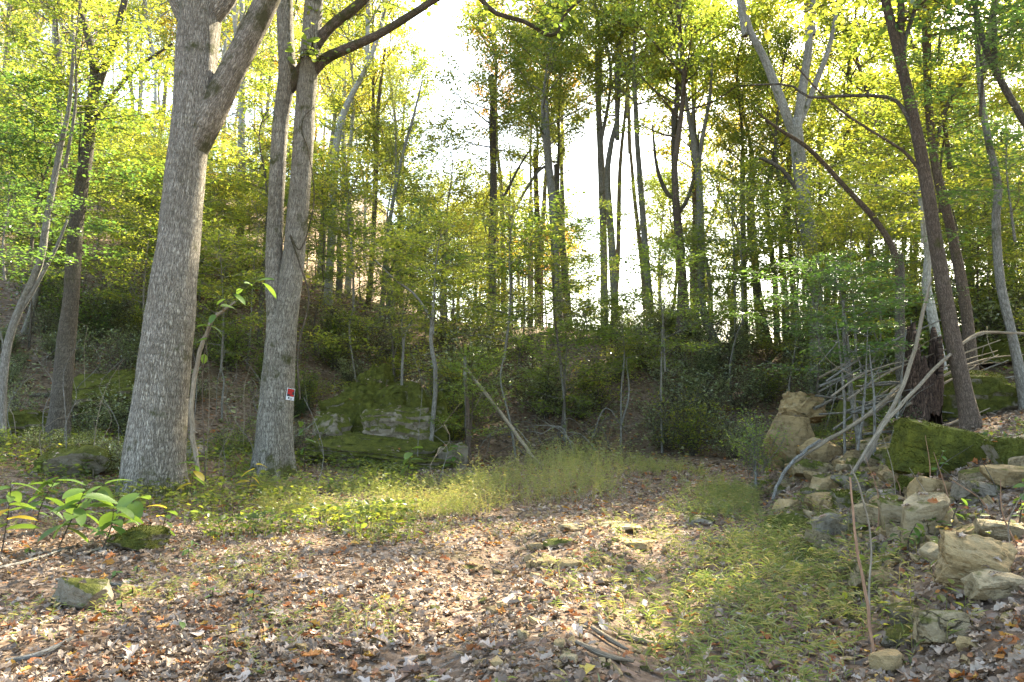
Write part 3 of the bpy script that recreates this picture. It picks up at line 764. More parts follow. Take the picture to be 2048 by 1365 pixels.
# ---- left side trees
tree('dark slender forked tree standing on the mossy outcrop',
     [(118, 800), (132, 690), (142, 600), (152, 450), (172, 320), (186, 200), (190, 140), (176, 70), (152, 0), (130, -90)], 16.2,
     [40, 34, 30, 28, 25, 22, 20, 15, 13, 8], 'dark',
     [('spray1', (60, 520, 16.5), (1.05, .8), 'dark'), ('near0', 'top', .9, 'green'), ('spray0', (170, 420, 16.4), (.8, .7), 'green'), ('near1', (260, -60, 16.4), .9, 'green')],
     [([(184, 215), (204, 150), (226, 90), (250, 0), (262, -70)], [15, 16, 14, 13, 8], 'dark'),
      ([(190, 245), (215, 205), (270, 140), (345, 88)], [8, 9, 7, 4], 'dark')])
tree('thin grey leaning tree at the edge of the low mossy ledge',
     [(2, 880), (8, 740), (30, 640), (78, 530), (95, 430), (120, 300), (140, 200), (148, 60)], 14.6, [18, 16, 15, 14, 13, 11, 8, 5], 'grey',
     [('spray0', (130, 330, 14.8), (.9, .8), 'green'), ('spray2', (10, 560, 14.2), (.7, .5), 'dark')],
     [([(30, 640), (62, 590), (110, 500), (135, 440)], [7, 8, 7, 4], 'grey')])
tree('slim grey tree leaning over the fallen log', [(50, 690), (70, 600), (100, 480), (112, 330), (118, 200), (110, 60)], 22, [13, 13, 12, 11, 9, 6], 'grey', [('tall1', (116, 330, 22), (.75, .8), 'green')])
tree('straight pale tree between the two large trunks', [(478, 650), (480, 500), (482, 330), (484, 150), (484, 0)], 30, [17, 16, 15, 13, 10], 'pale', [('airy0', (483, 160, 30), (.9, 1), 'yellow')])
tree('pale leaning tree just past the double-stemmed tree', [(655, 620), (664, 450), (672, 300), (690, 220), (735, 130), (765, 40), (780, -60)], 29, [17, 16, 15, 13, 10, 8, 5], 'pale', [('airy1', (735, 130, 29), (1, .9), 'yellow'), ('tall0', (700, 300, 30), (.6, .6), 'yellow')])
tree('thin bare-topped pole tree leaning towards the gap in the canopy', [(762, 600), (775, 480), (798, 340), (828, 230), (845, 160)], 28, [10, 9, 7, 5, 2], 'grey', [('airy1', (790, 380, 28), (.35, .5), 'yellow')])
tree('slim brown tree behind the layered ledge', [(735, 650), (744, 520), (752, 350), (756, 220), (770, 100)], 30, [11, 10, 10, 8, 5], 'brown', [('airy0', (752, 330, 30), (.6, .8), 'gold')])
tree('slim dark tree behind the vine stem', [(520, 640), (528, 520), (540, 400), (548, 260)], 24, [10, 9, 8, 6], 'dark', [('spray1', (535, 470, 24), (1.2, 1), 'yellow')])
# ---- ridge trees round the bright gap
tree('slender dark straight tree with a round green crown beside the stout sunlit trunk', [(985, 612), (985, 480), (987, 350), (986, 240), (984, 150)], 34, [17, 16, 14, 12, 8], 'dark', [('broad0', (984, 335, 34), (.85, .9), 'green')], [([(986, 420), (1010, 390), (1035, 340), (1060, 300)], [6, 6, 5, 3], 'dark')])
tree('grey ridge tree with a round green crown and a low slanting branch', [(1118, 690), (1113, 570), (1106, 420), (1095, 300), (1092, 200)], 31, [20, 19, 17, 15, 9], 'grey', [('broad1', (1095, 325, 31), (.92, .85), 'green')], [([(1098, 330), (1075, 345), (1040, 400), (1020, 440)][::-1], [4, 5, 6, 7], 'dark')])
tree('dark trunk close behind the grey ridge tree', [(1138, 650), (1128, 520), (1116, 420), (1112, 330)], 34, [15, 14, 12, 9], 'dark', [('tall1', (1116, 380, 34), (.6, .7), 'yellow')])
tree('very thin tree between the slender dark tree and the stout sunlit trunk', [(1024, 610), (1021, 500), (1018, 400)], 36, [8, 7, 5], 'dark', [('spray1', (1018, 430, 36), (.9, 1), 'yellow')])
tree('stout sunlit trunk on the ridge with golden leaves above', [(1076, 625), (1076, 540), (1074, 430), (1070, 300)], 38, [16, 15, 12, 8], 'brown', [('tall0', (1072, 380, 38), (.55, .7), 'yellow')])
tree('pale trunk next to the stout sunlit trunk', [(1060, 625), (1061, 520), (1062, 400)], 39, [13, 12, 9], 'pale', [('tall1', (1062, 400, 39), (.6, .8), 'yellow')])
tree('tall straight grey tree next to the swaying one in the bright gap', [(1209, 650), (1207, 480), (1202, 330), (1197, 220), (1194, 100)], 34, [16, 15, 14, 12, 8], 'grey', [('tall2', (1200, 290, 34), (.8, .8), 'yellow'), ('tall0', (1196, 230, 34), (.8, .8), 'green')])
tree('grey tree with a swaying trunk in the bright gap', [(1232, 650), (1224, 500), (1215, 360), (1222, 290), (1235, 230), (1240, 100)], 33, [17, 15, 13, 11, 9, 6], 'grey', [('tall1', (1235, 270, 33), (.9, .9), 'green')], [([(1212, 620), (1206, 540), (1203, 470)], [6, 5, 3], 'grey')])
tree('slim grey tree in the middle of the bright gap', [(1306, 700), (1294, 540), (1281, 370), (1273, 260), (1268, 120)], 32, [16, 14, 12, 10, 6], 'grey', [('tall0', (1274, 260, 32), (.8, .9), 'yellow'), ('spray1', (1280, 470, 32.5), (.7, .5), 'bright')])
tree('dark tree with a V of upright branches beside the bright gap', [(1374, 690), (1363, 540), (1353, 420), (1348, 330), (1346, 220)], 31, [22, 19, 16, 12, 7], 'dark', [('airy0', (1348, 250, 31), (.8, .9), 'green'), ('tall0', (1350, 260, 31.5), (.85, .8), 'yellow')],
     [([(1350, 400), (1330, 380), (1313, 330), (1305, 250)], [9, 9, 7, 4], 'dark'), ([(1356, 430), (1378, 390), (1392, 330), (1398, 260)], [8, 8, 6, 3], 'dark')])
tree('grey tree with a crooked foot and a three-way fork', [(1436, 700), (1412, 640), (1403, 590), (1402, 460), (1395, 330), (1375, 220), (1360, 100)], 29, [18, 17, 16, 15, 13, 8, 5], 'grey', [('near1', (1370, 190, 29), (.95, 1.2), 'yellow'), ('spray1', (1395, 640, 29), (1, .7), 'bright')],
     [([(1396, 340), (1404, 280), (1420, 190), (1425, 90)], [9, 9, 7, 4], 'grey'), ([(1396, 340), (1385, 300), (1386, 210)], [7, 6, 4], 'grey')])
tree('straight dark tree next to the crooked-foot tree', [(1491, 700), (1488, 570), (1486, 440), (1484, 320)], 31, [13, 12, 11, 8], 'dark', [('tall1', (1486, 420, 31), (.7, .7), 'green')])
tree('dark tree with a leaning foot beside the straight dark one', [(1536, 700), (1520, 610), (1508, 490), (1503, 390)], 31, [16, 15, 12, 9], 'dark', [('tall0', (1504, 430, 31.5), (.6, .6), 'green')], [([(1516, 560), (1500, 500), (1494, 430)], [7, 6, 4], 'dark')])
tree('big pale-barked tree forking high above the bank', [(1640, 740), (1630, 600), (1615, 450), (1600, 340), (1590, 240)], 24, [34, 32, 30, 28, 26], 'greyL',
     [('airy0', (1490, 60, 24), (.9, 1), 'green'), ('airy1', (1625, 60, 24), (1, 1), 'yellow')],
     [([(1594, 290), (1565, 210), (1530, 120), (1500, 60), (1475, -40), (1460, -160)], [20, 20, 17, 14, 11, 7], 'greyL'),
      ([(1592, 270), (1605, 180), (1618, 80), (1612, -20), (1605, -180)], [20, 19, 16, 14, 8], 'greyL'),
      ([(1600, 250), (1630, 170), (1660, 90), (1680, -20)], [10, 12, 10, 7], 'greyL'),
      ([(1604, 400), (1570, 345), (1530, 320), (1518, 318)], [9, 9, 8, 5], 'dark')])
tree('slim dark tree close beside the big pale-barked tree', [(1607, 720), (1590, 600), (1578, 470), (1570, 350)], 27, [11, 10, 9, 6], 'dark', [('tall2', (1574, 420, 27), (.6, .6), 'green')])
tree('short dark trunk below the hanging brown foliage', [(1575, 700), (1572, 600), (1566, 520)], 28, [12, 11, 8], 'dark', [('spray2', (1566, 560, 28), (.9, .7), 'gold')])
# ---- right bank trees
tree('brown slender tree rising from the bank beside the mossy boulder', [(1944, 862), (1930, 790), (1902, 660), (1874, 500), (1852, 360), (1828, 240), (1798, 110), (1766, -20), (1745, -140), (1730, -300)], 12.2,
     [38, 32, 29, 27, 25, 22, 20, 18, 14, 8], 'brown', [('near0', (1800, 130, 12.2), (.85, .9), 'yellow'), ('near1', (1740, -120, 12.2), (1.0, 1), 'yellow')],
     [([(1838, 300), (1810, 225), (1775, 195), (1690, 192), (1620, 195), (1575, 170), (1480, 172)], [8, 9, 8, 7, 6, 5, 3], 'dark'),
      ([(1846, 350), (1815, 310), (1780, 285), (1700, 235), (1640, 185), (1590, 130)], [7, 7, 6, 5, 4, 3], 'brown'),
      ([(1812, 150), (1808, 90), (1830, 20), (1850, -60)], [9, 9, 8, 5], 'dark')], seed=4.4)
tree('brown tree close behind the slender bank tree', [(1948, 730), (1932, 620), (1902, 460), (1872, 340), (1858, 220), (1850, 60), (1846, -80)], 15.4, [24, 22, 19, 17, 15, 12, 8], 'brown', [('near1', (1855, 150, 15.5), (1, 1), 'yellow'), ('spray1', (1880, 420, 15.6), (.8, .6), 'yellow'), ('near0', (1900, 330, 16), (.7, .6), 'green')],
     [([(1872, 300), (1890, 220), (1935, 150), (1990, 70), (2040, 30)], [7, 8, 7, 5, 3], 'dark')])
tree('thin crooked tree at the outer end of the brush pile', [(2050, 750), (2022, 660), (2000, 560), (1992, 440), (1996, 370), (1972, 260), (1958, 130), (1950, -20), (1944, -120)], 13, [20, 18, 17, 16, 15, 13, 11, 9, 6], 'grey', [('near1', (1965, 130, 13), (.85, 1), 'yellow'), ('spray2', (2030, 480, 13), (.7, .5), 'dark')])
tree('pale twisted tree behind the leaning dead branches', [(1893, 720), (1862, 620), (1852, 570), (1855, 500), (1838, 380)], 17.5, [20, 19, 17, 13, 9], 'pale', [('spray1', (1845, 480, 17.5), (.9, .8), 'yellow')])
tree('dark straight stub-like trunk behind the rotten stump', [(1800, 760), (1799, 650), (1801, 560), (1800, 510)], 16.5, [20, 19, 17, 14], 'dark', [], [([(1800, 600), (1790, 510), (1750, 440), (1700, 385), (1620, 300), (1560, 260), (1510, 222)], [13, 13, 12, 11, 9, 7, 3], 'brown')])
tree('dark leaning tree entering high over the outer end of the bank', [(2260, 800), (2180, 520), (2110, 340), (2040, 230), (1985, 130), (1960, 60), (1940, -40)], 11, [26, 24, 20, 15, 13, 11, 8], 'dark', [('near0', (1990, 140, 11), (.6, .6), 'dark'), ('spray0', (1960, 230, 10.5), (.55, .35), 'dark')])
tree('slim tree with silvery layered leaves on the bank above the boulders', [(1722, 905), (1705, 800), (1690, 700), (1686, 600)], 13.6, [12, 10, 8, 5], 'grey', [('spray0', (1700, 790, 13.6), (.75, .5), 'dark'), ('spray2', (1640, 700, 14), (.7, .45), 'dark')])
# ---- small saplings in the middle
tree('small curved sapling against the narrow mossy block', [(858, 850), (872, 760), (862, 690), (864, 640), (868, 600)], 17.6, [10, 9, 8, 7, 4], 'grey', [('spray0', (866, 665, 17.6), (.75, .62), 'yellow')], [([(864, 640), (830, 590), (790, 560), (750, 520)], [5, 5, 4, 2], 'grey')])
tree('thin bare sapling standing on top of the layered ledge', [(803, 770), (806, 700), (820, 650), (824, 640)], 19, [6, 5, 4, 2], 'grey', [('spray2', (806, 690, 19), (.5, .4), 'yellow')])
tree('straight thin sapling in front of the dark slope', [(1325, 940), (1322, 800), (1324, 680), (1328, 600)], 20.6, [4, 4, 3.5, 2], 'grey', [('spray1', (1330, 740, 20.6), (.8, .7), 'bright')])
tree('pair-stemmed thin sapling in front of the dark slope', [(1242, 880), (1242, 800), (1246, 730)], 20.8, [4, 3.5, 2], 'grey', [('spray2', (1246, 760, 20.8), (.6, .6), 'green')], [([(1242, 850), (1258, 790), (1252, 720)], [4, 4, 2], 'grey')])
tree('green layered sapling in the middle of the dark slope', [(1130, 880), (1128, 800), (1120, 730)], 21.5, [6, 5, 3], 'grey', [('spray2', (1130, 850, 21.5), (.85, .75), 'bright')])
tree('slim sapling with narrow leaves at the end of the mossy slab', [(938, 930), (936, 840), (932, 760)], 17.2, [10, 9, 5], 'brown', [('spray2', (940, 880, 17.0), (.5, .5), 'bright')])
tree('sapling with a bright tuft of leaves at the foot of the boulders', [(1512, 960), (1508, 900), (1500, 860)], 13.2, [5, 4, 2], 'grey', [('bush1', (1512, 950, 13.2), (.45, .55), 'bright')])

# ---- forest fill behind
def auto_tree(x, y, ht, w, bark, proto, sc, mat, label, group, lean=.04):
    z = float(H(x, y)); root = empty('tree', (x, y, z), label, 'tree', group)
    lx, ly = rng.normal(0, lean, 2) * ht
    p = resample(np.array([[0, 0, -.4], [0, 0, 0], [lx * .3 + rng.normal(0, .1), ly * .3, ht * .4], [lx * .7 + rng.normal(0, .12), ly * .7, ht * .75], [lx, ly, ht]]), 14)
    V, T, Q_, uv = tube(p, [w * 1.15, w, w * .8, w * .55], 8, .08, rng.uniform(0, 50))
    add('trunk', mesh('trunk', V, T, Q_, uv), BK[bark], root)
    put_crown(root, proto, p[-1] * np.array([1, 1, .98]), sc, mat, bark)
    if rng.uniform() < .5 and ht > 5:
        put_crown(root, rng.choice(['spray0', 'spray1', 'spray2']), p[6], (1.1, .8), mat, bark)
    return root
def gap(x, y):
    """bearing of a spot as a photo column"""
    return 1024 + F_PX * x / max(y, .1)
words = {'shrub': 'mid-green', 'green': 'green', 'yellow': 'yellow-green', 'gold': 'golden', 'orange': 'orange', 'dark': 'dark green', 'bright': 'fresh green'}
def mark(x, y):
    g_ = gap(x, y)
    for lim, t in ((240, 'the dark forked tree'), (430, 'the largest tree'), (660, 'the double-stemmed tree'), (930, 'the layered ledge'), (1080, 'the leaning dead pole'),
                   (1200, 'the grey ridge tree'), (1340, 'the bright gap trees'), (1480, 'the crooked-foot tree'), (1700, 'the big pale-barked tree'), (9999, 'the slender brown bank tree')):
        if g_ < lim: return t
cnt = 0; tries = 0; spots = []
def free(x, y, m):
    return all((x - a) ** 2 + (y - b) ** 2 > m * m for a, b in spots)
while cnt < 46 and tries < 2000:      # rising hillside on the left
    tries += 1
    y = rng.uniform(31, 88); x = rng.uniform(-.68, -.07) * y
    if gap(x, y) > 825 or not free(x, y, 2.6) or (gap(x, y) > 700 and rng.uniform() < .25): continue
    spots.append((x, y)); cnt += 1
    mat = rng.choice(['green', 'yellow', 'yellow', 'yellow', 'gold', 'gold', 'orange'], p=[.22, .2, .2, .18, .08, .06, .06])
    bark = rng.choice(['pale', 'grey', 'dark'], p=[.5, .35, .15])
    tw = rng.uniform(.10, .2)
    lb_ = f'{"slim" if tw < .15 else "stout"} {bark}-trunked tree, {words[mat]} leaves, {"low" if y < 48 else "high"} on the hillside behind {mark(x, y)}'
    auto_tree(x, y, rng.uniform(3.5, 9), tw, bark, rng.choice(['tall0', 'tall1', 'tall2', 'airy0', 'airy1'], p=[.13, .14, .13, .32, .28]), rng.uniform(.75, 1.1), mat, lb_, 'hillside trees: ' + lb_)
cnt = 0; tries = 0
while cnt < 34 and tries < 3000:      # woods beyond the ridge on the right
    tries += 1
    y = rng.uniform(27, 46); x = rng.uniform(.16, .72) * y
    if gap(x, y) < 1340 or (gap(x, y) < 1420 and rng.uniform() < .6) or not free(x, y, 2.4): continue
    spots.append((x, y)); cnt += 1
    mat = rng.choice(['green', 'yellow', 'gold', 'bright'], p=[.3, .4, .2, .1])
    bark = rng.choice(['dark', 'grey', 'brown'])
    tw = rng.uniform(.10, .18)
    lb_ = f'{"slim" if tw < .14 else "stout"} {bark}-trunked tree, {words[mat]} leaves, {"close" if y < 42 else "far"} behind {mark(x, y)} in the woods'
    auto_tree(x, y, rng.uniform(2.5, 9), tw, bark, rng.choice(['tall0', 'tall1', 'tall2', 'airy0', 'broad1']), rng.uniform(.65, 1.0), mat, lb_, 'woods beyond the bank: ' + lb_)
for x, y, ht, pr, sc, mat in [(-3.4, 40, 2.5, 'airy0', .62, 'yellow'), (-4.0, 36, 1.5, 'airy1', .6, 'yellow'), (-2.6, 36, 1.2, 'spray1', 1.2, 'yellow'), (-5.5, 37, 6, 'tall1', .8, 'yellow'), (-1.8, 44, 2, 'spray0', 1.3, 'yellow'), (-.4, 50, 4, 'tall1', .8, 'yellow'), (-4.6, 44, 2, 'airy0', .6, 'yellow'), (-6.0, 48, 3, 'airy1', .8, 'yellow'), (-2.8, 33, 3, 'spray1', 1.2, 'yellow'),
                              (2.0, 46, 3, 'spray1', 1.2, 'yellow'), (.6, 42, 3, 'spray0', 1.2, 'yellow'), (-6.8, 31, 2.4, 'spray0', 1.2, 'yellow'), (-4.4, 29, 2.2, 'spray1', 1.1, 'green'), (1.5, 40, 11, 'tall2', .8, 'orange'), (-.4, 40, 11, 'tall1', .8, 'orange'), (2.6, 38, 10, 'tall0', .8, 'green'), (-5.9, 43, 6, 'tall1', .9, 'green'), (-4.3, 41, 1.5, 'tall2', .62, 'yellow'), (-2.0, 40, 1.5, 'tall0', .6, 'yellow'), (-5.2, 37, 2, 'tall1', .6, 'yellow'), (-3.1, 47, 2, 'tall2', .8, 'yellow'), (-.9, 36, 1.5, 'airy0', .6, 'yellow'), (-3.6, 50, 5, 'airy0', .9, 'yellow'), (-1.6, 54, 6, 'airy1', 1.0, 'yellow'), (.2, 48, 5, 'airy0', .8, 'yellow'), (1.6, 56, 6, 'airy1', 1.0, 'yellow'), (-2.4, 60, 6, 'airy0', 1.0, 'gold'), (2.9, 50, 4, 'airy0', .8, 'yellow'), (-.8, 42, 3, 'airy1', .7, 'yellow'), (11.2, 44, 5, 'airy0', .9, 'yellow'), (9.6, 50, 6, 'airy1', 1.0, 'yellow'),
                              (4.9, 40, 13, 'tall0', .9, 'green'), (7.0, 41, 12, 'tall1', .9, 'green'), (9.3, 40, 12, 'tall2', .9, 'yellow'), (3.2, 44, 13, 'tall1', .9, 'yellow')]:
    auto_tree(x, y, ht, .14, 'grey', pr, sc, mat, f'{"short" if ht < 5 else "tall"} grey-trunked tree with {words[mat]} leaves on the ridge behind {mark(x, y)}', f'{"short" if ht < 5 else "tall"} {mat} ridge trees behind {mark(x, y)}')
# understorey on the slope
cnt = 0
for j in range(900):
    if cnt >= 44: break
    y = rng.uniform(19, 38); x = rng.uniform(-.68, .12) * y
    if y > 29 and gap(x, y) > 640: continue
    if not free(x, y, 1.2) or (gap(x, y) > 600 and gap(x, y) < 930 and y < 21): continue
    spots.append((x, y)); cnt += 1
    mat = rng.choice(['green', 'yellow', 'gold', 'bright', 'dark'], p=[.22, .46, .12, .16, .04])
    th = rng.uniform(.8, 2.8)
    lb_ = f'{"short" if th < 1.8 else "tall"} thin sapling with {words[mat]} leaves {"at the slope foot" if y < 25 else "up the slope"} behind {mark(x, y)}'
    auto_tree(x, y, th, .028, rng.choice(['grey', 'dark']), rng.choice(['spray0', 'spray1', 'spray2']), rng.uniform(.55, .95), mat, lb_, 'slope saplings: ' + lb_, .08)
for j in range(22):
    y = rng.uniform(21, 34); x = rng.uniform(-.42, -.06) * y
    if not free(x, y, .9) or (y > 28 and gap(x, y) > 640): continue
    spots.append((x, y)); mat = rng.choice(['yellow', 'green', 'gold', 'bright'], p=[.4, .25, .2, .15]); th = rng.uniform(.3, 2.2)
    lb_ = f'leafy {words[mat]} young tree {"at the slope foot" if y < 26 else "up the slope"} beyond {mark(x, y)}'
    auto_tree(x, y, th, .026, 'grey', rng.choice(['spray0', 'spray1', 'spray2']), rng.uniform(.6, .95), mat, lb_, 'young trees: ' + lb_, .1)
for j in range(40):
    y = rng.uniform(22, 42); x = rng.uniform(-.68, -.40) * y
    if not free(x, y, 1.0): continue
    spots.append((x, y)); mat = rng.choice(['yellow', 'green', 'bright', 'dark'], p=[.5, .25, .2, .05]); th = rng.uniform(.3, 2.5)
    lb_ = f'bushy {words[mat]} young tree {"below" if y < 26 else "above"} the fallen log, beyond {mark(x, y)}'
    auto_tree(x, y, th, .026, 'grey', rng.choice(['spray0', 'spray1', 'spray2']), rng.uniform(.6, 1.05), mat, lb_, 'hillside young trees: ' + lb_, .1)
for j in range(90):
    y = rng.uniform(18.5, 40); x = rng.uniform(.24, .72) * y
    if not free(x, y, 1.15) or gap(x, y) < 1370: continue
    if y < 24 and gap(x, y) < 1560: continue
    spots.append((x, y)); mat = rng.choice(['green', 'dark', 'yellow', 'bright'], p=[.4, .22, .28, .1]); th = rng.uniform(.5, 3.4)
    lb_ = f'{"short" if th < 2 else "tall"} leafy {words[mat]} young tree {"near" if y < 29 else "far behind"} {mark(x, y)} above the bank'
    auto_tree(x, y, th, .03, rng.choice(['grey', 'dark']), rng.choice(['spray0', 'spray1', 'spray2']), rng.uniform(.7, 1.15), mat, lb_, 'young trees above the bank: ' + lb_, .1)
# shrubs
def shrub(x, y, proto, s, mat, label, group):
    root = empty('shrub', (x, y, float(H(x, y)) + .02), label, 'shrub', group)
    put_crown(root, proto, (0, 0, 0), s, mat, 'dark')
for j in range(84):
    y = rng.uniform(19.8, 33); x = rng.uniform(-3.5, 13.5)
    if gap(x, y) < 880 or gap(x, y) > 1720: continue
    mat = rng.choice(['dark', 'shrub', 'bright', 'yellow'], p=[.06, .62, .16, .16])
    shrub(x, y, rng.choice(['bush0', 'bush1', 'bush2']), rng.uniform(.6, 1.3), mat, f'{words[mat]} shrub {"at the foot of" if y < 25 else "high on"} the dark slope by {mark(x, y)}', f'{mat} slope shrubs by {mark(x, y)} {"low" if y < 25 else "high"}')
for j in range(50):
    y = rng.uniform(13.2, 24); x = rng.uniform(-.66, -.1) * y
    if 590 < gap(x, y) < 930 and 16 < y < 19.4: continue
    if y < 16 and 560 < gap(x, y) < 960 and rng.uniform() < .8: continue
    mat = rng.choice(['dark', 'shrub', 'bright', 'yellow'], p=[.15, .6, .15, .1])
    shrub(x, y, rng.choice(['bush0', 'bush1', 'bush2']), rng.uniform(.25, .5) if y < 17 else rng.uniform(.35, .8), mat, f'{words[mat]} low shrub {"in front of" if y < 16 else "behind"} ledges near {mark(x, y)}', f'{mat} low shrubs near {mark(x, y)} {"front" if y < 16 else "back"}')
for j in range(46):
    y = rng.uniform(20, 35); x = rng.uniform(-.6, -.07) * y
    mat = rng.choice(['shrub', 'bright', 'yellow', 'green'], p=[.45, .2, .3, .05])
    shrub(x, y, rng.choice(['bush0', 'bush1', 'bush2']), rng.uniform(.5, 1.0), mat, f'{words[mat]} shrub {"low" if y < 27 else "high"} on the leafy slope behind {mark(x, y)}', f'{mat} slope shrubs behind {mark(x, y)} {"low" if y < 27 else "high"}')
for j in range(44):
    y = rng.uniform(19, 33); x = rng.uniform(.40, .72) * y
    mat = rng.choice(['shrub', 'yellow', 'green', 'bright'])
    shrub(x, y, rng.choice(['bush0', 'bush1', 'bush2']), rng.uniform(.8, 1.5), mat, f'{words[mat]} shrub {"at the back of" if y < 25 else "far beyond"} the rocky bank behind {mark(x, y)}', f'{mat} shrubs behind {mark(x, y)} {"near" if y < 25 else "far"}')
for j in range(16):
    y = rng.uniform(12.5, 20); x = toe(y) + rng.uniform(.3, 6.5)
    if x > .7 * y: continue
    mat = rng.choice(['dark', 'green', 'bright'], p=[.45, .35, .2])
    shrub(x, y, rng.choice(['bush0', 'bush1', 'bush2']), rng.uniform(.18, .5), mat, f'{words[mat]} small shrub growing on the rocky bank', f'{mat} shrubs of the bank')

# ------------------------------------------------------------------ trees outside the frame whose shade falls on the track
for x, y, ht, pr, sc in [(15.5, 11, 8, 'tall0', 1.1), (18, 16, 9, 'tall1', 1.1), (20.5, 22, 10, 'tall0', 1.2), (12, 6, 7, 'broad0', 1.1), (16, 4, 8, 'tall2', 1.1)]:
    auto_tree(x, y, ht, .2, 'grey', pr, sc, 'green', 'tall grey-trunked tree with green leaves on the far side of the bank', 'tall trees along the bank')

# ------------------------------------------------------------------ stump, dead branches, logs, vine, sign
def stick(label, path, d, widths, bark='dead', name='dead_branch', cat='branch', group=None, sides=7, twigs=0, rough=.08):
    pts = px_path(path, d)
    A = Acc()
    dd = d if d else path[0][2]
    sm = resample(pts, max(8, 4 * len(pts)))
    sm = resample(pts, max(14, 7 * len(pts)))
    wob = np.stack([vnoise(np.arange(len(sm)) * .45 + 9 * k_ + rng.uniform(0, 99), .5) for k_ in range(3)], -1) * float(np.mean(widths)) * dd / F_PX * .28
    sm = sm + wob * np.clip(np.minimum(np.arange(len(sm)), np.arange(len(sm))[::-1]) / 3, 0, 1)[:, None]
    A.add(*tube(sm, np.array(widths) * dd / F_PX / 2, sides, max(rough, .2), rng.uniform(0, 50)))
    for j in range(3 if max(widths) > 8 else 0):
        k_ = rng.integers(3, len(sm) - 2); dv = norm(rng.normal(0, 1, 3)); w_ = float(np.mean(widths)) * dd / F_PX / 2
        A.add(*tube(resample(np.array([sm[k_], sm[k_] + dv * w_ * rng.uniform(2, 5)]), 4), [w_ * .45, w_ * .25], 5))
    for j in range(twigs):
        a = sm[rng.integers(2, len(sm) - 1)]; L = rng.uniform(.3, .9)
        dv = norm(norm(sm[-1] - sm[0]) * .5 + rng.normal(0, .6, 3))
        A.add(*tube(resample(np.array([a, a + dv * L * .5 + rng.normal(0, .06, 3), a + dv * L]), 6), [.010, .003], 4))
    base = pts[0].copy()
    A.V = [v_ - base for v_ in A.V]
    return add(name, A.mesh(name), BK[bark], None, label, cat, group, None, base)
def ground_pt(px, d, lift=0.0):
    x = (px - 1024) / F_PX * d; return np.array([x, d, float(H(x, d)) + lift])

# rotten hollow stump: a broken shell open towards the front
base = ground_pt(1838, 12.9); base[2] -= .15
zs = np.linspace(0, 1, 26); an = np.linspace(0, 2 * math.pi, 49)
AA, ZZ = np.meshgrid(an, zs)
topz = 1.55 + .35 * np.sin(an * 2 + 1) + .35 * fbm(np.cos(an) * 2.5, np.sin(an) * 2.5, 4.0, 3)
rad = (.27 + .14 * np.exp(-ZZ * 5)) * (1 + .16 * fbm(np.cos(AA) * 2, np.sin(AA) * 2, ZZ * 3, 3))
zz = ZZ * topz[None]
hole = np.exp(-((AA - 5.05) / .62) ** 2 - ((ZZ - .26) / .17) ** 2)
Vo = np.stack([np.cos(AA) * rad + .10 * ZZ, np.sin(AA) * rad, zz], -1)
Vi = np.stack([np.cos(AA) * rad * .72 + .10 * ZZ, np.sin(AA) * rad * .72, zz], -1)
nn = 49
ii = (np.arange(25)[:, None] * nn + np.arange(48)[None])
keep = hole[:-1, :-1] < .35
Qo = np.stack([ii, ii + 1, ii + nn + 1, ii + nn], -1)[keep]
Qi = (np.stack([ii, ii + nn, ii + nn + 1, ii + 1], -1) + Vo.size // 3)[keep]
rim = np.arange(48) + 25 * nn; off = Vo.size // 3
Qr = np.stack([rim, rim + 1, rim + 1 + off, rim + off], -1)
uvs = np.stack([AA * .3, zz], -1).reshape(-1, 2)
stump = empty('rotten_stump', base, 'rotten hollow broken stump with a dark hole between the mossy boulders', 'stump')
add('trunk_shell', mesh('stump', np.vstack([Vo.reshape(-1, 3), Vi.reshape(-1, 3)]), Q=np.vstack([Qo, Qi, Qr]), uv=np.vstack([uvs, uvs])), BK['rot'], stump)

G = 'dead sticks of the brush pile'
stick('stout bare branch propped steeply against the rotten stump', [(1728, 925, 11.6), (1760, 860, 11.7), (1798, 790, 11.9), (1832, 690, 12.1), (1848, 610, 12.2), (1864, 555, 12.3)], None, [11, 10, 9, 8, 7, 4])
stick('long bare branch arching from the stones over the stump to the outer trees', [(1700, 955, 11.2), (1760, 860, 11.4), (1830, 780, 11.8), (1905, 705, 12.2), (1960, 668, 12.6), (2048, 668, 13), (2120, 690, 13)], None, [8, 8.5, 8, 7.5, 7, 6, 4])
stick('thick dead pole slanting across the smooth boulder', [(1575, 935, 12.4), (1650, 885, 12.2), (1730, 835, 12.2), (1800, 770, 12.6)], None, [4, 6, 7, 6])
stick('pale split pole leaning behind the slanting dead pole', [(1600, 905, 12.9), (1690, 860, 13), (1780, 800, 13.2), (1850, 735, 13.4)], None, [5, 8, 9, 6])
for j in range(30):
    y0 = rng.uniform(735, 870); x0 = rng.uniform(1620, 1880); L = rng.uniform(110, 300); sl_ = rng.uniform(-.55, .12); d0 = rng.uniform(12.2, 14.2)
    stick('thin dead stick lying in the brush pile behind the stump', [(x0, y0 + 20, d0), (x0 + L * .4, y0 + 20 + L * sl_ * .5 + rng.normal(0, 6), d0 + .3), (x0 + L, y0 + 20 + L * sl_ + rng.normal(0, 8), d0 + .6)], None, [rng.uniform(3.5, 7), rng.uniform(3, 6), 2], rng.choice(['dead', 'grey']), group=G, twigs=2)
for x0, x1, y1, d0 in [(1690, 1672, 640, 12.8), (1712, 1735, 660, 12.4), (1748, 1738, 690, 12), (1776, 1812, 660, 12.6), (1830, 1822, 640, 13.4)]:
    stick('thin upright bare stem among the stones below the brush pile', [(x0, 925, d0), ((x0 + x1) / 2 + 6, (925 + y1) / 2, d0), (x1, y1, d0)], None, [6, 5, 2], 'grey', 'bare_stem', 'stem', 'bare stems on the bank', twigs=3)
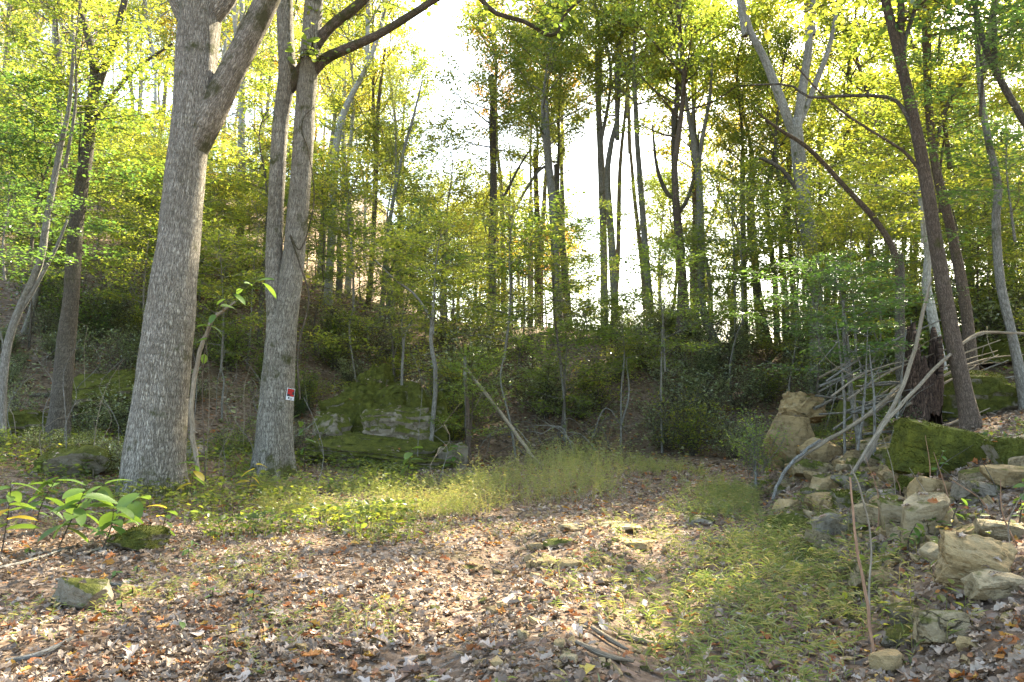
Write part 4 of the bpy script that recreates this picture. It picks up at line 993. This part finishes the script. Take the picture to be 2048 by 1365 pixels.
for q in [((1700, 955), (1712, 1085), (1735, 1215), (1752, 1375)), ]:
    stick('tall dead reddish stalk standing in the grass of the bank', [(q[3][0] + 4, q[3][1] + 20, 4.9), (q[2][0], q[2][1], 5.0), (q[1][0], q[1][1], 5.1), (q[0][0], q[0][1], 5.2)], None, [7, 6.5, 5.5, 4], 'stalk', 'dead_stalk', 'stalk')
stick('second thinner dead stalk crossing the reddish one', [(1748, 1330, 5.2), (1738, 1200, 5.3), (1742, 1080, 5.5), (1722, 985, 5.6), (1700, 930, 5.7)], None, [5, 5, 4, 4, 2], 'dead', 'dead_stalk', 'stalk')
for j in range(14):
    d0 = rng.uniform(5.5, 9); px0 = 1024 + F_PX * (toe(d0) + rng.uniform(-.1, 1.6)) / d0
    if px0 > 2040: continue
    g0 = ground_pt(px0, d0, -.03); hgt = rng.uniform(.35, .9)
    pts = resample(np.array([g0, g0 + [rng.normal(0, .05), 0, hgt * .5], g0 + [rng.normal(0, .16), 0, hgt]]), 8) - g0
    add('dead_stalk', mesh('dead_stalk', *tube(pts, [.007, .005, .002], 5)), BK[rng.choice(['dead', 'dark', 'stalk'])], None, 'short thin dry weed stalk standing among the bank stones', 'stalk', 'dry weed stalks of the bank', None, g0)
stick('weathered root-like branch lying between the pale stone and the tan boulder', [(1893, 1095, 8.1), (1912, 1040, 8.4), (1925, 1010, 8.7), (1930, 985, 8.9)], None, [16, 22, 18, 8], 'rot')
stick('dead branch lying on the weeds of the bank', [(1925, 1010, 8.8), (1975, 1040, 8.5), (2030, 1075, 8.2)], None, [8, 10, 8])
stick('short weathered branch lying over the toe stones of the bank', [(1598, 1100, 9.5), (1625, 1060, 9.8), (1650, 1020, 10.2)], None, [14, 12, 6], 'grey')
stick('thin grey root curving down the end of the bank', [(1545, 1000, 11.6), (1560, 960, 11.8), (1590, 920, 12.1), (1640, 880, 12.4)], None, [6, 7, 7, 5], 'grey')
stick('dead pole leaning down from a post onto the grass mound', [(1080, 930, 17.6), (1040, 880, 18), (985, 805, 18.6), (930, 735, 19.2)], None, [6, 7.5, 8, 7], 'dead', twigs=5)
stick('old grey standing stem at the top of the leaning pole', [(936, 935, 18.4), (934, 830, 18.8), (929, 715, 19.2)], None, [12, 11, 7], 'grey', 'dead_tree', 'dead tree')
for j in range(12):
    x0 = rng.uniform(1000, 1240); d0 = rng.uniform(18.2, 20.5); s_ = rng.choice([-1, 1]); L = rng.uniform(60, 150); y0 = rng.uniform(860, 920)
    stick('thin arching grey twig of the brush heap at the foot of the slope', [(x0, y0, d0), (x0 + s_ * L * .4, y0 - rng.uniform(20, 60), d0), (x0 + s_ * L, y0 - rng.uniform(-10, 40), d0)], None, [2.6, 2.2, 1.2], rng.choice(['dark', 'grey']), 'dead_twig', 'twig', 'arching twigs at the slope foot', twigs=4)
stick('pale curving vine stem hanging beside the largest tree', [(397, 952), (387, 880), (384, 800), (397, 715), (412, 668), (432, 632), (470, 605)], 12.4, [10, 10, 10, 9, 8, 7, 4], 'dead', 'vine_stem', 'vine')
stick('dark fallen log across the leafy hillside', [(120, 655, 24.5), (190, 660, 24.3), (270, 676, 24)], None, [14, 17, 15], 'dark', 'fallen_log', 'log', sides=10)
stick('second fallen branch under the dark log', [(60, 792, 18.5), (110, 790, 18.4), (165, 786, 18.2)], None, [7, 9, 5], 'dark', 'fallen_branch')
for nm, pth in [('bent dead branch on the ground in front of the large-leaved plants', [(180, 8.2), (255, 8.7), (350, 9.4)]), ('long thin branch lying below the mossy stone', [(130, 7.2), (220, 7.1), (300, 6.9)]),
                ('thin branch lying across the litter under the large-leaved plants', [(-20, 7.4), (70, 7.8), (160, 8.6)]), ('pale stick lying flat across the bare soil by the green grass', [(1232, 5.6), (1300, 5.65), (1372, 5.6)]),
                ('short forked stick on the bare soil', [(1180, 5.55), (1215, 5.35), (1250, 5.25)]), ('thin dry stem lying by the bare soil', [(1150, 5.1), (1200, 4.9), (1260, 5.0)]),
                ('broken stick lying in the litter below the lichen-covered stone', [(40, 5.0), (110, 5.1), (170, 5.4)]), ('dead stick in front of the low mossy ledge', [(-10, 14.2), (40, 14.0), (90, 13.9)])]:
    pts = np.array([ground_pt(p_[0], p_[1], .03) for p_ in pth]); b0 = pts[0].copy()
    add('dead_branch', mesh('dead_branch', *tube(resample(pts, 14) - b0, [.016, .02, .010], 6, .1, rng.uniform(0, 9))), BK[rng.choice(['dead', 'grey'])], None, nm, 'branch', None, None, b0)
for j in range(130):
    y = rng.uniform(4.4, 12); x = rng.uniform(-.62, .45) * y; L = rng.uniform(.12, .5); a = rng.uniform(0, 6.3)
    q = np.array([[x + math.cos(a) * L * t, y + math.sin(a) * L * t + .03 * math.sin(t * 3), float(H(x + math.cos(a) * L * t, y + math.sin(a) * L * t)) + .015] for t in (0, .5, 1)])
    add('twig', mesh('twig', *tube(resample(q, 6) - q[0], [.005, .004, .002], 4)), BK[rng.choice(['dead', 'dark', 'grey'])], None, 'short thin twig lying in the leaf litter', 'twig', 'twigs in the litter', None, q[0])
for j in range(34):
    d0 = rng.uniform(13.2, 20); px0 = rng.choice([rng.uniform(380, 530), rng.uniform(600, 960), rng.uniform(10, 240)])
    g0 = ground_pt(px0, d0, -.03); hgt = rng.uniform(.7, 2.6); w_ = rng.uniform(.006, .012)
    pts = resample(np.array([g0, g0 + [rng.normal(0, .08), 0, hgt * .4], g0 + [rng.normal(0, .16), 0, hgt * .75], g0 + [rng.normal(0, .3), 0, hgt]]), 10) - g0
    A = Acc(); A.add(*tube(pts, [w_, w_ * .7, .003], 5))
    for q in range(4):
        a_ = pts[rng.integers(3, 10)]; dv = norm(rng.normal(0, 1, 3) + np.array([0, 0, .8])) * rng.uniform(.2, .5)
        A.add(*tube(resample(np.array([a_, a_ + dv]), 4), [.004, .002], 3))
    add('bare_stem', A.mesh('bare_stem'), BK[rng.choice(['dead', 'grey', 'grey'])], None, f'thin bare twiggy stem standing in the undergrowth near {mark(g0[0], g0[1])}', 'stem', f'bare stems near {mark(g0[0], g0[1])}', None, g0)
# vine on the double tree
vp = [(600, 800), (596, 700), (618, 600), (600, 530), (580, 470), (600, 500), (622, 440), (628, 380), (616, 300), (604, 265), (608, 235), (628, 215)]
vpts = np.array([P(a, b, 14.93 if b > 450 else 14.98) for a, b in vp])
vine = add('climbing_vine', mesh('climbing_vine', *tube(resample(vpts, 60) - vpts[0], [.018, .016, .012, .008], 6)), BK['limb'], None, 'thin dark vine winding up the double-stemmed tree', 'vine', None, None, vpts[0])

# small posted sign
def flatmat(name, c, rough=.5):
    m = NT(name); tc = m.n('TexCoord').outputs['Object']
    m.principled(m.mix(m.rng(m.noise(tc, 30, 3), .4, .7, 0, .3), c, tuple(v_ * .75 for v_ in c)), rough); return m.m
def box(x0, x1, y0, y1, z0, z1):
    V = np.array([[x, y, z] for z in (z0, z1) for y in (y0, y1) for x in (x0, x1)])
    return V, [(0, 2, 3, 1), (4, 5, 7, 6), (0, 1, 5, 4), (2, 6, 7, 3), (0, 4, 6, 2), (1, 3, 7, 5)]
sc_ = P(581, 789, 14.94)
sign = empty('warning_sign', sc_, 'small red, black and white notice nailed to the double-stemmed tree', 'sign', rotz=R(38))
sign.rotation_euler = (R(0), R(7), R(48)); sign.scale = (.76, .76, .76)
def sp(name, b, m):
    V, Q_ = box(*b); return add(name, mesh(name, V, Q=Q_, smooth=False), m, sign)
WH = flatmat('sign_white', (.6, .61, .63)); RD = flatmat('sign_red', (.42, .022, .02)); BKM = flatmat('sign_black', (.03, .03, .035))
sp('board', (-.11, .11, -.004, .004, -.145, .145), WH)
sp('black_field', (-.098, .098, -.0065, -.0042, -.055, .132), BKM)
sp('red_band', (-.090, .075, -.009, -.0067, .060, .124), RD)
sp('red_band', (-.090, .040, -.009, -.0067, .0, .052), RD)
sp('red_band', (-.02, .090, -.009, -.0067, -.050, -.008), RD)
sp('nail', (-.006, .006, -.012, -.004, .134, .143), BKM)
sp('nail', (-.006, .006, -.012, -.004, -.142, -.133), BKM)
sp('dark_mark', (-.06, -.02, -.0065, -.0042, -.115, -.075), BKM)
sp('dark_mark', (.0, .06, -.0065, -.0042, -.10, -.09), BKM)
sp('dark_mark', (.0, .06, -.0065, -.0042, -.125, -.115), BKM)

# ------------------------------------------------------------------ leaf litter
def oak_leaf(seed):
    r = np.random.default_rng(seed)
    n = 7; L = []
    for s_ in (-1, 1):
        side = []
        for a in range(n):
            t = .1 + .82 * a / (n - 1); wd = .30 * math.sin(math.pi * (t * .8 + .12)) ** .8 * (1 if a % 2 else .68) * r.uniform(.8, 1.2)
            side.append((s_ * wd, t, 0))
        L.append(side)
    V = [(0, 0, 0)] + L[0] + [(0, 1, 0)] + L[1][::-1] + [(0, .5, 0)]
    V = np.array(V); m = len(V) - 1
    T = [(m, a, (a + 1) % m) for a in range(m)]
    c1, c2 = r.uniform(.6, 2.2) * r.choice([-1, 1], p=[.3, .7]), r.uniform(-.25, .5)
    V[:, 2] = c1 * V[:, 0] ** 2 * 1.5 + c2 * (V[:, 1] - .5) ** 2 + .04 * r.normal(0, 1, len(V))
    V[:, 1] -= .5
    return V, np.array(T)
OAK = [oak_leaf(j) for j in range(7)]
SIMPLE = [(np.array([(0, -.5, 0), (-.28, -.1, .10), (-.2, .25, .12), (0, .5, .05), (.2, .25, .10), (.28, -.1, .08), (0, 0, -.02)]), np.array(LEAF6[1])) for _ in range(1)]
def litter_pts(n, r):
    y = 3.6 + (r.uniform(0, 1, n) ** 1.6) * 14.5
    x = r.uniform(-1, 1, n) * (.70 * y + 1.0)
    # thin out over the bare soil and in the grass
    dens = .55 + .45 * sst(-.35, .35, fbm(x * .6, y * .6, 2.0, 3))
    bare = np.exp(-((x - .75) / .55) ** 2 - ((y - 5.3) / 1.0) ** 2)
    right = .4 * sst(-.3, .9, x - toe(y) + .9) * sst(9.5, 7.5, y)
    cc = np.interp(y, [3, 7, 11, 16], [-.1, .5, 1.0, 1.6])
    rut = np.exp(-((x - cc - .7) / .36) ** 2) * .9 + np.exp(-((x - cc + .7) / .3) ** 2) * .55
    k_ = r.uniform(0, 1, n) < (1 - rut * sst(12, 9, y)) * dens * (1 - .75 * bare) * (1 - .55 * right)
    return x[k_], y[k_]
A = Acc(); r = np.random.default_rng(77)
x, y = litter_pts(86000, r)
for j, (pv, pt) in enumerate(OAK + SIMPLE):
    s_ = slice(j, None, 8); xs, ys = x[s_], y[s_]; n = len(xs)
    X, Y, Z = frames(n, .38, r, Hn(xs, ys))
    C = np.stack([xs, ys, H(xs, ys) + .012 + r.uniform(0, .02, n)], -1)
    A.add(*scatter(pv, pt, C, X, Y, Z, (np.clip(np.exp(r.normal(-2.75, .38, n)), .025, .12) if j < 7 else r.uniform(.025, .06, n)) * r.choice([1, .7], n)), None)
# slopes and hillside
n = 20000; ys = r.uniform(16, 50, n); xs = r.uniform(-.75, .72, n) * ys
X, Y, Z = frames(n, .3, r, Hn(xs, ys)); C = np.stack([xs, ys, H(xs, ys) + .015], -1)
A.add(*scatter(*SIMPLE[0], C, X, Y, Z, r.uniform(.09, .17, n)), None)
for o_, W, mat in ROCKS:
    if W < .3: continue
    me = o_.data; bpy.context.view_layer.update() if o_ is ROCKS[0][0] else None
    Vv = np.zeros(len(me.vertices) * 3, np.float32); me.vertices.foreach_get('co', Vv)
    Nn = np.zeros(len(me.vertices) * 3, np.float32); me.vertices.foreach_get('normal', Nn)
    M_ = np.array(o_.matrix_world); Vv = Vv.reshape(-1, 3) @ M_[:3, :3].T + M_[:3, 3]; Nn = Nn.reshape(-1, 3) @ M_[:3, :3].T
    up_ = np.nonzero(Nn[:, 2] > .8)[0]
    if not len(up_): continue
    n = int(3 + 9 * min(W, 2.5)); q_ = up_[r.integers(0, len(up_), n)]
    X, Y, Z = frames(n, .25, r, Nn[q_])
    A.add(*scatter(*OAK[r.integers(7)], Vv[q_] + np.array([0, 0, .012]), X, Y, Z, r.uniform(.04, .1, n)), None)
add('leaf_litter', A.mesh('leaf_litter', False), LIT, None, 'brown and grey dry leaves covering the forest floor', 'leaf litter', None, 'stuff')
# the largest single leaves
OM = [mesh('fallen_leaf', pv, T=pt, smooth=False) for pv, pt in OAK]
for me in OM: me.materials.append(None)
lab = {'pale': 'curled pale grey dry oak leaf lying on the track', 'brown': 'curled brown dry oak leaf lying on the track', 'rust': 'rust-orange dry oak leaf lying on the track', 'gold': 'yellow fallen leaf lying on the track'}
r = np.random.default_rng(5)
for j in range(290):
    y = 3.9 + r.uniform(0, 1) ** 1.5 * 4.2; x = r.uniform(-.66, .36) * y
    kd = r.choice(['pale', 'brown', 'rust', 'gold'], p=[.56, .27, .13, .04])
    nv = Vector(Hn(np.array([x]), np.array([y]))[0]); q = nv.to_track_quat('Z', 'Y').to_euler()
    o = add('fallen_leaf', OM[r.integers(7)], LITK[kd], None, lab[kd], 'leaf', kd + ' fallen leaves', None, (x, y, float(H(x, y)) + .028), (q.x + r.normal(0, .25), q.y + r.normal(0, .25), r.uniform(0, 6.3)), r.uniform(.085, .16), True)

# ------------------------------------------------------------------ grass and ground cover
def blades(x, y, ht, nleaf, ll, lw, r, lean=.25, stem=.003, drift=0.0):
    """stems with small pointed side blades"""
    n = len(x); A = Acc()
    b = np.stack([x, y, H(x, y) - .01], -1)
    dv = np.stack([r.normal(drift, lean, n), r.normal(0, lean, n), np.ones(n)], -1); dv = norm(dv)
    tip = b + dv * ht[:, None]; tip[:, 2] -= ht * .12
    mid = (b + tip) / 2 + np.array([0, 0, 1.0]) * (ht * .08)[:, None]
    sw = np.stack([np.full(n, stem), np.zeros(n), np.zeros(n)], -1)
    V = np.stack([b - sw, b + sw, mid - sw * .8, mid + sw * .8, tip], 1).reshape(-1, 3)
    T = (np.array([(0, 1, 3), (0, 3, 2), (2, 3, 4)])[None] + (np.arange(n) * 5)[:, None, None]).reshape(-1, 3)
    A.add(V, T, None)
    t = np.tile(np.linspace(.3, 1.0, nleaf), n); i = np.repeat(np.arange(n), nleaf)
    t = np.clip(t + r.normal(0, .05, len(t)), .1, 1)[:, None]
    C = b[i] * (1 - t) ** 2 + 2 * mid[i] * t * (1 - t) + tip[i] * t * t
    X, Y, Z = frames(len(C), .5, r)
    Y[:, 2] = np.abs(Y[:, 2]) * .6 + .1; Y = norm(Y); X = norm(np.cross(Y, Z)); Z = np.cross(X, Y)
    A.add(*scatter(*LEAF4, C, X, Y, Z, np.stack([r.uniform(.7, 1.2, len(C)) * lw / .6, r.uniform(.6, 1.3, len(C)) * ll, np.full(len(C), ll)], -1)), None)
    return A
r = np.random.default_rng(21)
# yellow wispy grass: strip across the back of the track with a mound
n = 5200
px = r.uniform(520, 1510, n); 
yl = np.interp(px, [520, 800, 960, 1020, 1100, 1300, 1330, 1420, 1510], [11.3, 10.6, 10.9, 12.0, 12.4, 12.6, 11.6, 11.2, 11.4])
yh = np.interp(px, [520, 800, 960, 1020, 1150, 1300, 1420, 1510], [14.2, 14.4, 14.6, 17.4, 18.4, 18, 15, 13])
y = yl + (yh - yl) * r.uniform(0, 1, n) ** 1.1; x = (px - 1024) / F_PX * y
kp = (fbm(x * .9, y * .9, 4.0, 3) > r.uniform(-.9, .25, n)) & (x < toe(y) - .05); x, y, px = x[kp], y[kp], px[kp]
ht = (.22 + .42 * np.exp(-((px - 1150) / 130) ** 2) + .12 * np.exp(-((px - 960) / 60) ** 2)) * np.exp(r.normal(-.1, .38, len(x)))
add('tall_grass', blades(x, y, ht, 8, .065, .010, r, .42, .0022).mesh('tall_grass', False), GRASS, None, 'wispy yellow-green grass across the end of the track', 'grass', None, 'stuff')
# green grass on the right foreground and sunlit edge
n = 3800
y = 3.8 + r.uniform(0, 1, n) ** 1.1 * 7.5; x = toe(y) + r.normal(-.35, .95, n)
kp = (x < .72 * y + .4) & (x < toe(y) + .1 + r.exponential(.30, n)) & (r.uniform(0, 1, n) > sst(8, 11, y) * .6) & (fbm(x * .8, y * .8, 7.0, 3) > r.uniform(-.5, .5, n)) & (x > toe(y) - 2.6); x, y = x[kp], y[kp]
ht = r.uniform(.08, .26, len(x)) * (1 + .5 * (y > 8))
add('green_grass', blades(x, y, ht, 5, .085, .012, r, .5, .0022).mesh('green_grass', False), GRASSG, None, 'low green grass along the foot of the rocky bank', 'grass', None, 'stuff')
n = 6000
y = r.uniform(4, 13, n); x = r.uniform(-.64, .1, n) * y
kp = fbm(x * .7, y * .7, 12.0, 3) > r.uniform(.05, .75, n); x, y = x[kp], y[kp]
add('sparse_grass', blades(x, y, r.uniform(.06, .2, len(x)), 5, .05, .012, r, .5, .0018).mesh('sparse_grass', False), GRASSG, None, 'sparse green sprigs growing through the leaf litter', 'grass', None, 'stuff')
# low leafy ground cover
def cover(n, x, y, lo, hi, s0, s1, r, per=6):
    z = H(x, y); A = Acc()
    i = np.repeat(np.arange(len(x)), per)
    C = np.stack([x[i] + r.normal(0, .07, len(i)), y[i] + r.normal(0, .07, len(i)), z[i] + r.uniform(lo, hi, len(i))], -1)
    X, Y, Z = frames(len(i), .35, r)
    A.add(*scatter(*LEAF6, C, X, Y, Z, r.uniform(s0, s1, len(i))), None)
    b = np.stack([x, y, z - .01], -1); tp = b + np.stack([r.normal(0, .03, len(x)), r.normal(0, .03, len(x)), np.full(len(x), hi)], -1)
    w_ = np.array([.003, 0, 0]); V = np.stack([b - w_, b + w_, tp], 1).reshape(-1, 3)
    A.add(V, np.arange(len(V)).reshape(-1, 3), None)
    return A
n = 2600; y = r.uniform(9, 18, n); x = r.uniform(-.68, -.12, n) * y
kp = fbm(x * .5, y * .5, 30.0, 3) > -.15 - .3 * (y > 13); x, y = x[kp], y[kp]
add('ground_cover', cover(n, x, y, .03, .30, .05, .11, r).mesh('ground_cover', False), LM['green'], None, 'low leafy weeds round the two large trees and the ledges', 'weeds', None, 'stuff')
n = 1500; y = r.uniform(5, 20, n); x = toe(y) + r.uniform(-.1, 7, n)
kp = (x < .72 * y) & (fbm(x * .6, y * .6, 40.0, 3) > -.2); x, y = x[kp], y[kp]
add('bank_weeds', cover(n, x, y, .02, .22, .04, .10, r).mesh('bank_weeds', False), LM['green'], None, 'low leafy weeds growing over the rocky bank', 'weeds', None, 'stuff')
n = 5000; y = r.uniform(18.5, 55, n); x = r.uniform(-.72, .62, n) * y
kp = fbm(x * .35, y * .35, 50.0, 3) > -.25; x, y = x[kp], y[kp]
add('slope_weeds', cover(n, x, y, .05, .5, .08, .16, r).mesh('slope_weeds', False), LM['shrub'], None, 'leafy undergrowth covering the slope below the ridge', 'undergrowth', None, 'stuff')

# ------------------------------------------------------------------ big-leaved plants
def big_leaf(seed, wd=.36):
    r = np.random.default_rng(seed); n = 7; V = []; T = []
    for a in range(n):
        t = a / (n - 1); w_ = wd / 2 * math.sin(math.pi * min(1, t * .92 + .04)) ** .8 * (1 if t < 1 else 0); dz = -.38 * t * t
        V += [(-w_, t, dz + .10 * w_), (0, t, dz - .04 * (1 - t)), (w_, t, dz + .10 * w_)]
    for a in range(n - 1):
        b = a * 3
        T += [(b, b + 1, b + 4), (b, b + 4, b + 3), (b + 1, b + 2, b + 5), (b + 1, b + 5, b + 4)]
    return mesh('leaf', np.array(V), T=np.array(T), smooth=True)
BL = [big_leaf(j, w_) for j, w_ in enumerate((.34, .40, .48))]
for me in BL: me.materials.append(None)
YEL = leafmat('leaf_big_yellow', [(0, (.42, .34, .04)), (.5, (.5, .4, .05)), (1, (.45, .28, .05))], clump=0.0)
def big_plant(label, stem_pts, nleaf, size, r, yellow=.08, group=None, name='leafy_plant', cat='plant'):
    b = stem_pts[0].copy()
    root = empty(name, b, label, cat, group)
    sm = resample(np.array(stem_pts) - b, 16)
    add('stem', mesh('stem', *tube(sm, [.008, .006, .003], 5)), BK['brown'], root)
    for j in range(nleaf):
        t = .35 + .65 * j / max(1, nleaf - 1); p_ = sm[min(15, int(t * 15))]
        az = j * 2.4 + r.normal(0, .4)
        add('leaf', BL[r.integers(3)], YEL if r.uniform() < yellow else LM['big'], root, loc=p_, rot=(R(r.uniform(-25, 25)), R(r.normal(0, 15)), az), scale=size * r.uniform(.7, 1.2), objmat=True)
r = np.random.default_rng(8)
def gp(px, d, hts, dx=(0, .1, .25)):
    b = ground_pt(px, d, -.02); return [b, b + np.array([dx[1], 0, hts * .55]), b + np.array([dx[2], -.05, hts])]
big_plant('leafy plant with large pointed, partly yellow leaves near the thin fallen branch', gp(20, 8.2, .75, (0, .05, .1)), 11, .34, r, .2)
big_plant('broad green plant between the thin fallen branch and the mossy boulder', gp(80, 9.6, .7, (0, .1, .3)), 12, .34, r, .05)
big_plant('broad green plant in the litter below the mossy boulder', gp(190, 9.8, .6, (0, -.05, .2)), 11, .32, r, .08)
big_plant('spindly broad-leaved plant beside the mossy stone', gp(215, 8.4, .5, (0, .1, .15)), 8, .30, r, .15)
big_plant('large-leaved plant spreading over the litter beside the mossy stone', gp(130, 8.6, .65, (0, .15, .3)), 13, .35, r, .05)
big_plant('large-leaved plant right in front of the largest trunk', gp(245, 9.0, .55, (0, .1, .25)), 10, .32, r, .1)
big_plant('yellowing large-leaved plant at the foot of the largest tree', gp(330, 9.2, .38, (0, .05, .1)), 7, .19, r, .55)
big_plant('yellow-leaved plant in front of the double-stemmed tree', gp(500, 12.6, .55, (0, .05, .15)), 6, .22, r, .8)
big_plant('large-leaved plant between the two large trees', gp(385, 12.0, .7, (0, .05, .12)), 8, .22, r, .1)
big_plant('broad-leaved plant in front of the mossy slab', gp(815, 14.8, .6, (0, .05, .1)), 6, .26, r, 0)
big_plant('tall pale-leaved plant behind the sign tree', gp(612, 15.6, 1.15, (0, 0, -.1)), 7, .26, r, 0)
big_plant('fern-like plant at the end of the mossy slab', gp(905, 16.6, .5, (0, .05, .12)), 12, .26, r, 0)
for j in range(13):
    d0 = r.uniform(5.0, 9.5); px0 = 1024 + F_PX * (toe(d0) + r.uniform(.5, 2.2)) / d0
    if px0 > 2060: continue
    big_plant('small broad-leaved weed growing between the bank stones', gp(px0, d0, r.uniform(.12, .4), (0, .02, .06)), 6, r.uniform(.08, .13), r, .04, 'broad-leaved weeds of the bank', 'weed', 'weed')
for j in range(14):
    d0 = r.uniform(5.5, 9.5); px0 = r.uniform(20, 760)
    big_plant('small green seedling standing in the leaf litter', gp(px0, d0, r.uniform(.06, .2), (0, .01, .03)), 5, r.uniform(.06, .11), r, .04, 'seedlings in the litter', 'seedling', 'seedling')
# hanging large-leaved sprig crossing between the trunks
sg = [P(395, 640, 12.2), P(430, 590, 12.0), P(480, 575, 11.9), P(550, 565, 11.8)]
big_plant('drooping sprig of large leaves hanging between the two large trunks', [ground_pt(420, 12.4, -.02), P(405, 760, 12.3), P(425, 640, 12.2), P(470, 585, 12.0), P(548, 560, 11.8)], 12, .30, r, .0, name='leafy_sapling', cat='sapling')
